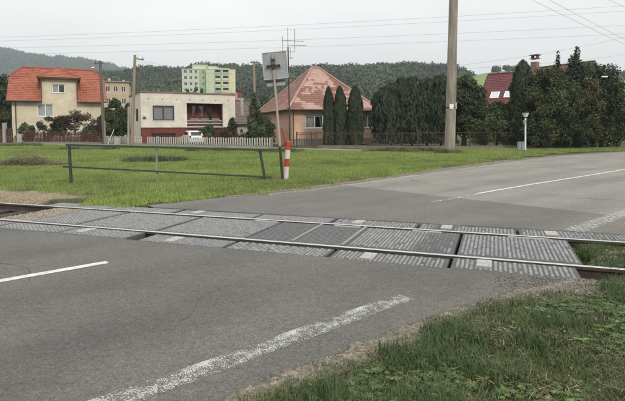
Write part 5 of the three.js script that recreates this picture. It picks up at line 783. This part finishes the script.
// ---------------------------------------------------------------- grass, weeds, stones
function bladePatch(size, n, h0, h1, w, cols, bend = 0.5, seg = 2) {
  const P = [], N = [], K = [];
  for (let i = 0; i < n; i++) {
    const x = rr(-.5, .5) * size, z = rr(-.5, .5) * size, a = rr(0, 6.283), h = rr(h0, h1), ww = w * rr(0.6, 1.3), b = bend * h * rr(0.2, 1.3), c = pick(cols), k = rr(0.75, 1.28), dx = Math.cos(a), dz = Math.sin(a), px = -dz, pz = dx; let prev = null;
    for (let s = 0; s <= seg; s++) { const t = s / seg, cx = x + dx * b * t * t, cz = z + dz * b * t * t, cy = h * t * (1 - 0.18 * t * bend), e = ww * 0.5 * (1 - t * 0.98); const q = [[cx - px * e, cy, cz - pz * e], [cx + px * e, cy, cz + pz * e]]; if (prev) { const ps = s === seg ? [prev[0], prev[1], q[0]] : [prev[0], prev[1], q[1], prev[0], q[1], q[0]]; for (const p of ps) { P.push(...p); N.push(dx * -0.5, 0.8, dz * -0.5); K.push(c[0] * k, c[1] * k, c[2] * k); } } prev = q; }
  }
  return triGeo(P, null, K);
}
function scatter(name, label, cat, geos, mat, spots) { // spots: [X, F, y, scale, colour, variant?]
  const grp = new THREE.Group(); grp.name = numbered(name); grp.userData = { kind: 'stuff', label, category: cat }; scene.add(grp); const per = geos.map(() => []); spots.forEach(s => per[s[5] ?? Math.floor(rnd() * geos.length)].push(s)); const dm = new THREE.Object3D();
  per.forEach((list, k) => { if (!list.length) return; const im = new THREE.InstancedMesh(geos[k], mat, list.length); im.name = name + '_pieces'; im.userData.kind = 'stuff'; im.castShadow = im.receiveShadow = true; list.forEach(([X, F, y, s, c, , tilt], i) => { dm.position.set(X, y, -F); dm.rotation.set(tilt ? rr(-3, 3) : 0, rr(0, 6.28), tilt ? rr(-3, 3) : 0); if (s.length) dm.scale.set(...s); else dm.scale.setScalar(s); dm.updateMatrix(); im.setMatrixAt(i, dm.matrix); im.setColorAt(i, c); }); grp.add(im); });
}
{
  rnd = mulberry(99);
  const lawn = [[0.158, 0.235, 0.042], [0.188, 0.262, 0.05], [0.13, 0.205, 0.038], [0.215, 0.245, 0.07], [0.20, 0.235, 0.064]];
  const short = [0, 1, 2, 3].map(() => bladePatch(1.0, 2600, 0.03, 0.10, 0.0085, lawn, 0.7, 1)), tall = [0, 1, 2].map(() => bladePatch(0.8, 420, 0.12, 0.34, 0.008, lawn, 0.6, 2)), far = [0, 1].map(() => bladePatch(1.6, 2600, 0.03, 0.12, 0.015, lawn, 0.7, 1));
  const spots = [], farSpots = [], tallSpots = [];
  const free = (X, F) => !onRoad(X, F, 0.12) && !inTrack(X, F);
  const tint = (X, F) => { const n = fbm(X * 0.16, F * 0.22, 3, 3), m = fbm(X * 0.8, F * 0.8, 9, 2), k = 1 + 0.42 * n + 0.32 * m, w = fbm(X * 0.3, F * 0.3, 44, 2); return C(k * (1 + 0.3 * Math.max(0, w)), k * 1.0, k * (1 + 0.3 * w)); };
  const streetF = X => poly([[-90, 44.2], [-27, 44.6], [-15, 42.6], [-4, 38.4], [3, 34.8], [9, 33.6], [12, 34.5], [40, 34]], X);
  for (let F = 7; F < 27; F += 0.62) for (let X = -22; X < 16; X += 0.62) { const x = X + rr(-.3, .3), f = F + rr(-.3, .3); if (!free(x, f) || Math.abs(x) > f * 0.75 + 2) continue; const [l, d] = roadOf(x, f), [, t] = trackOf(x, f); if (d < 9 && t < 8) continue; if (d < 5) continue; if (sandAt(x, f) > 0.35 && rnd() < 0.92) continue; const e = d - farEdge(l); if (e < 0.25 + poly([[6, 0.1], [17, 0.4], [26, 1.0], [33, 0.9], [42, 0.4], [60, 0.3]], l)) continue; if (rnd() < 0.03) continue; spots.push([x, f, groundH(x, f) - 0.012, rr(0.8, 1.25), tint(x, f)]); if (rnd() < 0.18 + 0.5 * smooth(0.05, 0.35, fbm(x * 0.4, f * 0.4, 15)) + (e < 1.2 ? 0.35 : 0)) tallSpots.push([x, f, groundH(x, f) - 0.012, rr(0.45, 0.85), tint(x, f).multiplyScalar(0.82)]); }
  for (let F = 27; F < 47; F += 0.95) for (let X = -42; X < 30; X += 0.95) { const x = X + rr(-.45, .45), f = F + rr(-.45, .45); if (!free(x, f) || Math.abs(x) > f * 0.75 + 2) continue; const [l, d] = roadOf(x, f); if (d < 5 || d - farEdge(l) < 0.3 + poly([[6, 0.1], [17, 0.4], [26, 1.0], [33, 0.9], [42, 0.4], [60, 0.3]], l)) continue; if (f > streetF(x) - 0.9 && x < 7) continue; if (f > streetF(x) + (x > 9 ? 4.5 : 2)) continue; farSpots.push([x, f, groundH(x, f) - 0.012, rr(0.8, 1.3), tint(x, f)]); }
  scatter('grass', 'mown green grass of the field beyond the road', 'grass', short, M.grass, spots); scatter('grass', 'green grass of the far side of the field', 'grass', far, M.grass, farSpots); scatter('tall_grass', 'taller unmown tufts in the field grass', 'grass', tall, M.grass, tallSpots);
  // dark weedy tufts in the field
  const wd = [bladePatch(0.9, 500, 0.15, 0.5, 0.014, [[0.09, 0.12, 0.045], [0.11, 0.14, 0.05], [0.14, 0.13, 0.07]], 0.8, 2)]; const ws = []; for (const [px, Z, n, sx] of [[152, 25.5, 22, 1.3], [165, 25.8, 10, 0.8], [86, 36, 18, 1.9], [280, 33, 14, 1.4], [398, 33.5, 22, 2.2], [415, 32.6, 10, 1.5], [449, 30.7, 6, 0.7], [20, 41, 10, 2.0], [210, 34, 6, 1.5]]) { const p = at(px, 140, Z); for (let i = 0; i < n; i++) { const x = p.x + rr(-1, 1) * sx, f = Z + rr(-.5, .5); ws.push([x, f, groundH(x, f), rr(0.55, 1.1), C(1, 1, 1).multiplyScalar(rr(.7, 1.2))]); } } scatter('weeds', 'dark clumps of tall weeds in the field', 'weeds', wd, M.grass, ws);
  // near verge
  const vc = [[0.042, 0.08, 0.014], [0.054, 0.096, 0.017], [0.03, 0.06, 0.011], [0.08, 0.105, 0.022], [0.10, 0.088, 0.036], [0.046, 0.08, 0.014], [0.038, 0.072, 0.013]];
  const nearTall = [0, 1, 2, 3].map(() => bladePatch(0.34, 150, 0.03, 0.095, 0.0055, vc, 1.1, 3)), nearShort = [0, 1, 2].map(() => bladePatch(0.34, 380, 0.015, 0.06, 0.0055, vc, 1.0, 2)), edge = [0, 1, 2].map(() => bladePatch(0.26, 210, 0.04, 0.19, 0.0055, [[0.028, 0.06, 0.012], [0.038, 0.074, 0.015], [0.05, 0.08, 0.018]], 0.75, 3));
  const vs = [], vt = [], ve = [];
  for (let F = 1.6; F < 9.5; F += 0.17) for (let X = -1.6; X < 8; X += 0.17) {
    const x = X + rr(-.08, .08), f = F + rr(-.08, .08), [l, d] = roadOf(x, f), [s, t] = trackOf(x, f); if (d > nearEdge(l) - 0.03 && t < PAN_N) continue; if (t > PAN_N - 0.1 && s < S_END + 0.08) continue; if (t > PAN_F && d > 2.3) continue; if (Math.abs(t - RAIL_N) < 0.1 || Math.abs(t - RAIL_F) < 0.1) { if (rnd() < 0.8) continue; } if (x > f * 0.72 + 2.6) continue;
    const dn = dirtAt(x, f); const track = t > PAN_N - 0.1; const k = 1 + 0.3 * fbm(x * 0.9, f * 0.9, 5, 3), c = C(k, k, k * 0.98), y = groundH(x, f) - 0.006;
    if (rnd() > dn * 0.97 - 0.02) vs.push([x, f, y, rr(0.8, 1.25), c]);
    if (rnd() < (track ? 0.6 : 0.55 * smooth(-0.25, 0.2, fbm(x * 0.8, f * 0.8, 21))) * (1 - dn)) vt.push([x, f, y, rr(0.65, 1.1), c]);
    const ed = nearEdge(l) - d; if (t < PAN_N && ed > 0.12 && ed < 1.1 && l < 3.9 && rnd() < 0.55 * smooth(-0.2, 0.1, fbm(l * 1.1, d * 2, 30)) * (1 - dn * 0.6)) ve.push([x, f, y, rr(0.6, 1.15), c]);
    if (t > 4.7 && t < 8.2 && s > S_END && s < 2.6 && rnd() < 0.55) ve.push([x, f, y, rr(0.6, 1.2), c]);
  }
  const mat = [0, 1].map(() => { const P = [], K = []; for (let i = 0; i < 170; i++) { const x = rr(-.17, .17), z = rr(-.17, .17), a = rr(0, 6.283), L = rr(0.03, 0.11), w = rr(0.0012, 0.003), y = rr(0.004, 0.028), y2 = rr(0.004, 0.035), dx = Math.cos(a), dz = Math.sin(a), k = rr(.5, 1.3); P.push(x - dz * w, y, z + dx * w, x + dz * w, y, z - dx * w, x + dx * L, y2, z + dz * L); for (let q = 0; q < 3; q++) K.push(0.19 * k, 0.15 * k, 0.085 * k); } return triGeo(P, null, K); });
  scatter('dead_grass', 'matted dead straw lying under the near verge grass', 'grass', mat, M.grass, vs.filter((_, i) => i % 6 === 1).map(v => [v[0], v[1], v[2] + 0.006, v[3], C(1, 1, 1).multiplyScalar(rr(.6, 1.2))]));
  scatter('verge_grass', 'short grass of the near roadside verge', 'grass', nearShort, M.grass, vs); scatter('verge_grass', 'longer grass blades of the near verge', 'grass', nearTall, M.grass, vt); scatter('edge_grass', 'dense upright grass along the sandy road edge', 'grass', edge, M.grass, ve);
  // broad-leaved weeds: rosettes of plantain, dandelion and clover
  const rosette = (n, len, wid, up) => { const P = [], N = [], K = []; for (let i = 0; i < n; i++) { const a = i * 2.4 + rr(-.3, .3), L = len * rr(.65, 1.2), W = wid * rr(.75, 1.2), u = up * rr(.5, 1.3), dx = Math.cos(a), dz = Math.sin(a), px = -dz, pz = dx, k = rr(.75, 1.25); let prev = null; for (let s = 0; s <= 5; s++) { const t = s / 5, e = W * 0.5 * Math.sin(Math.PI * Math.pow(0.06 + t * 0.94, 0.85)) , cx = dx * L * t, cz = dz * L * t, cy = 0.01 + L * (u * t - u * 0.75 * t * t), q = [[cx - px * e, cy + e * 0.25, cz - pz * e], [cx, cy, cz], [cx + px * e, cy + e * 0.25, cz + pz * e]]; if (prev) for (const [A, B, D, E2] of [[prev[0], prev[1], q[1], q[0]], [prev[1], prev[2], q[2], q[1]]]) for (const p of [A, B, D, A, D, E2]) { P.push(...p); K.push(k, k, k); } prev = q; } } return triGeo(P, null, K); };
  const ros = [rosette(9, 0.075, 0.026, 0.7), rosette(12, 0.10, 0.02, 0.5), rosette(8, 0.055, 0.03, 0.4), rosette(16, 0.045, 0.022, 0.9), rosette(20, 0.05, 0.016, 1.2)], rs = [];
  for (let i = 0; i < 7000; i++) { const x = rr(-.4, 5), f = rr(2.2, 5.8), [l, d] = roadOf(x, f), [s, t] = trackOf(x, f); if (d > nearEdge(l) - 0.35 || t > PAN_N - 0.1 || x > f * 0.72 + 0.5) continue; if (fbm(x * 1.2, f * 1.2, 70) < -0.04 || rnd() < dirtAt(x, f) * 0.8) continue; const k = rr(.75, 1.2); rs.push([x, f, groundH(x, f) + 0.015, rr(0.2, 0.62), rnd() < 0.03 ? C(0.2 * k, 0.17 * k, 0.07 * k) : rnd() < 0.3 ? C(0.09 * k, 0.14 * k, 0.03 * k) : C(0.045 * k, 0.09 * k, 0.018 * k)]); }
  scatter('weeds', 'broad-leaved weeds in the near verge', 'weeds', ros, M.grass, rs);
  // dry leaves and straw on the verge
  const dry = [rosette(1, 0.05, 0.03, 0.4), rosette(1, 0.035, 0.025, 0.8)], ds = []; for (let i = 0; i < 420; i++) { const x = rr(-.6, 5.2), f = rr(2.2, 5.9), [l, d] = roadOf(x, f), [, t] = trackOf(x, f); if (d > nearEdge(l) + 0.2 || t > PAN_N) continue; const k = rr(.6, 1.3); ds.push([x, f, groundH(x, f) + rr(0.015, 0.06), rr(0.3, 0.7), C(0.2 * k, 0.15 * k, 0.08 * k)]); } scatter('dry_leaves', 'dry fallen leaves lying in the near verge', 'leaves', dry, M.grass, ds);
  // pebbles along the near edge, grit by the crossing corner, ballast in the open track
  const peb = [0, 1, 2].map(i => { const g = new THREE.IcosahedronGeometry(1, 1); const p = g.attributes.position; for (let k = 0; k < p.count; k++) { const s = 1 + 0.35 * noise(p.getX(k) * 1.4 + i * 9, p.getY(k) * 1.4, p.getZ(k) * 1.4); p.setXYZ(k, p.getX(k) * s, p.getY(k) * s * 0.75, p.getZ(k) * s); } g.computeVertexNormals(); return g; });
  const ps = []; const stoneC = () => { const k = rr(.55, 1.35); return C(0.30 * k, 0.27 * k, 0.225 * k); };
  for (let i = 0; i < 4200; i++) { const l = rr(-1, 5.4), d = nearEdge(l) + rr(-0.42, 0.06) * rr(0.3, 1), [X, F] = fromRoad(l, d); ps.push([X, F, Math.max(groundH(X, F), 0.008), rr(0.0015, 0.006), stoneC(), undefined, 1]); }
  for (let i = 0; i < 30000; i++) { const X = rr(1.0, 4.2), F = rr(4.0, 5.6); const [, t] = trackOf(X, F), [l, d] = roadOf(X, F); const over = d - nearEdge(l); if (t > PAN_N - 0.03 || Math.abs(over) < 0.05 || (over > 0 ? rnd() > 0.55 * smooth(0.75, 0, over) * smooth(1.6, 2.6, X) : rnd() > dirtAt(X, F) * 1.1)) continue; ps.push([X, F, over > 0 ? 0.002 : Math.max(groundH(X, F), 0.008), rr(0.002, 0.009), stoneC().multiplyScalar(0.55), undefined, 1]); }
  for (let i = 0; i < 2500; i++) { const X = rr(-1, 5), F = rr(2.2, 5.8); if (rnd() > dirtAt(X, F) || onRoad(X, F)) continue; ps.push([X, F, groundH(X, F), rr(0.003, 0.013), stoneC(), undefined, 1]); }
  scatter('pebbles', 'small stones and grit along the road edge', 'gravel', peb, M.stone, ps);
  const bs = []; for (let i = 0; i < 5200; i++) { const s = rr(-24, -8.85), t = rr(5.4, 7.72); const [X, F] = fromTrack(s, t); if (Math.abs(t - RAIL_N) < 0.07 || Math.abs(t - RAIL_F) < 0.07) continue; const k = rr(.5, 1.3); bs.push([X, F, groundH(X, F) + 0.0, rr(0.015, 0.04), C(0.06 * k, 0.05 * k, 0.042 * k), undefined, 1]); }
  for (let i = 0; i < 1500; i++) { const s = rr(-9.2, -7.95), t = rr(6.4, 7.6), [X, F] = fromTrack(s, t); const k = rr(.6, 1.3); bs.push([X, F, s < S_START ? groundH(X, F) : -0.008, rr(0.006, 0.02), C(0.24 * k, 0.21 * k, 0.165 * k), undefined, 1]); }
  for (let i = 0; i < 2200; i++) { const s = rr(1.02, 5), t = rr(6.35, 7.7), [X, F] = fromTrack(s, t); const k = rr(.6, 1.3); bs.push([X, F, groundH(X, F), rr(0.008, 0.03), C(0.2 * k, 0.18 * k, 0.14 * k), undefined, 1]); }
  scatter('ballast', 'dark stones between and beside the rails', 'gravel', peb, M.stone, bs);
  // concrete kerb of the grown-over track right of the deck
  { const m = structure('concrete_kerb', rbox(4.2, 0.12, 0.13, 0, 0, 0, 0.02), M.concreteOld, 'pale concrete strip between the rails beside the deck'); trackFrame(m, S_END + 2.9, 6.95, -0.118); m.rotation.z = -0.012; }
}
{ // heap of cut brushwood in the grass at the left
  const p = onGround(27, 23.5), b = thing('brush_heap', 'low heap of dry cut brushwood lying in the grass', 'brush heap', p), W = 1.9, tw = []; for (let i = 0; i < 420; i++) { const x = rr(-1, 1) * W * (rnd() < 0.5 ? 0.5 : 1), z = rr(-.5, .5), hh = 0.42 * Math.exp(-Math.pow(x / (W * 0.5), 2)) + 0.08, y = rr(0, 1) * hh, a = rr(-.6, .6) + (rnd() < 0.3 ? 1.5 : 0), L = rr(0.2, 0.8); tw.push(rod([x - Math.cos(a) * L / 2, Math.max(0.01, y + rr(-.08, .08)), z - Math.sin(a) * L / 2], [x + Math.cos(a) * L / 2, y + rr(-.05, .12), z + Math.sin(a) * L / 2], rr(0.006, 0.014), 0.004, 4)); }
  part('twigs', tw, std(C(0.17, 0.135, 0.095), { roughness: 1 }), b).userData.kind = 'stuff';
  part('dead_leaves', leafCrown([[0, 0.12, 0, W * 0.5, 0.26, 0.5], [-1.0, 0.06, 0, W * 0.5, 0.16, 0.45], [1.1, 0.05, 0, W * 0.4, 0.14, 0.4]], 3600, 0.07, [[0.17, 0.14, 0.085], [0.14, 0.125, 0.07], [0.10, 0.125, 0.05]], { fill: 0.5, gap: -0.6 }), M.leaf, b).userData.kind = 'stuff';
}
renderer.render(scene, camera);
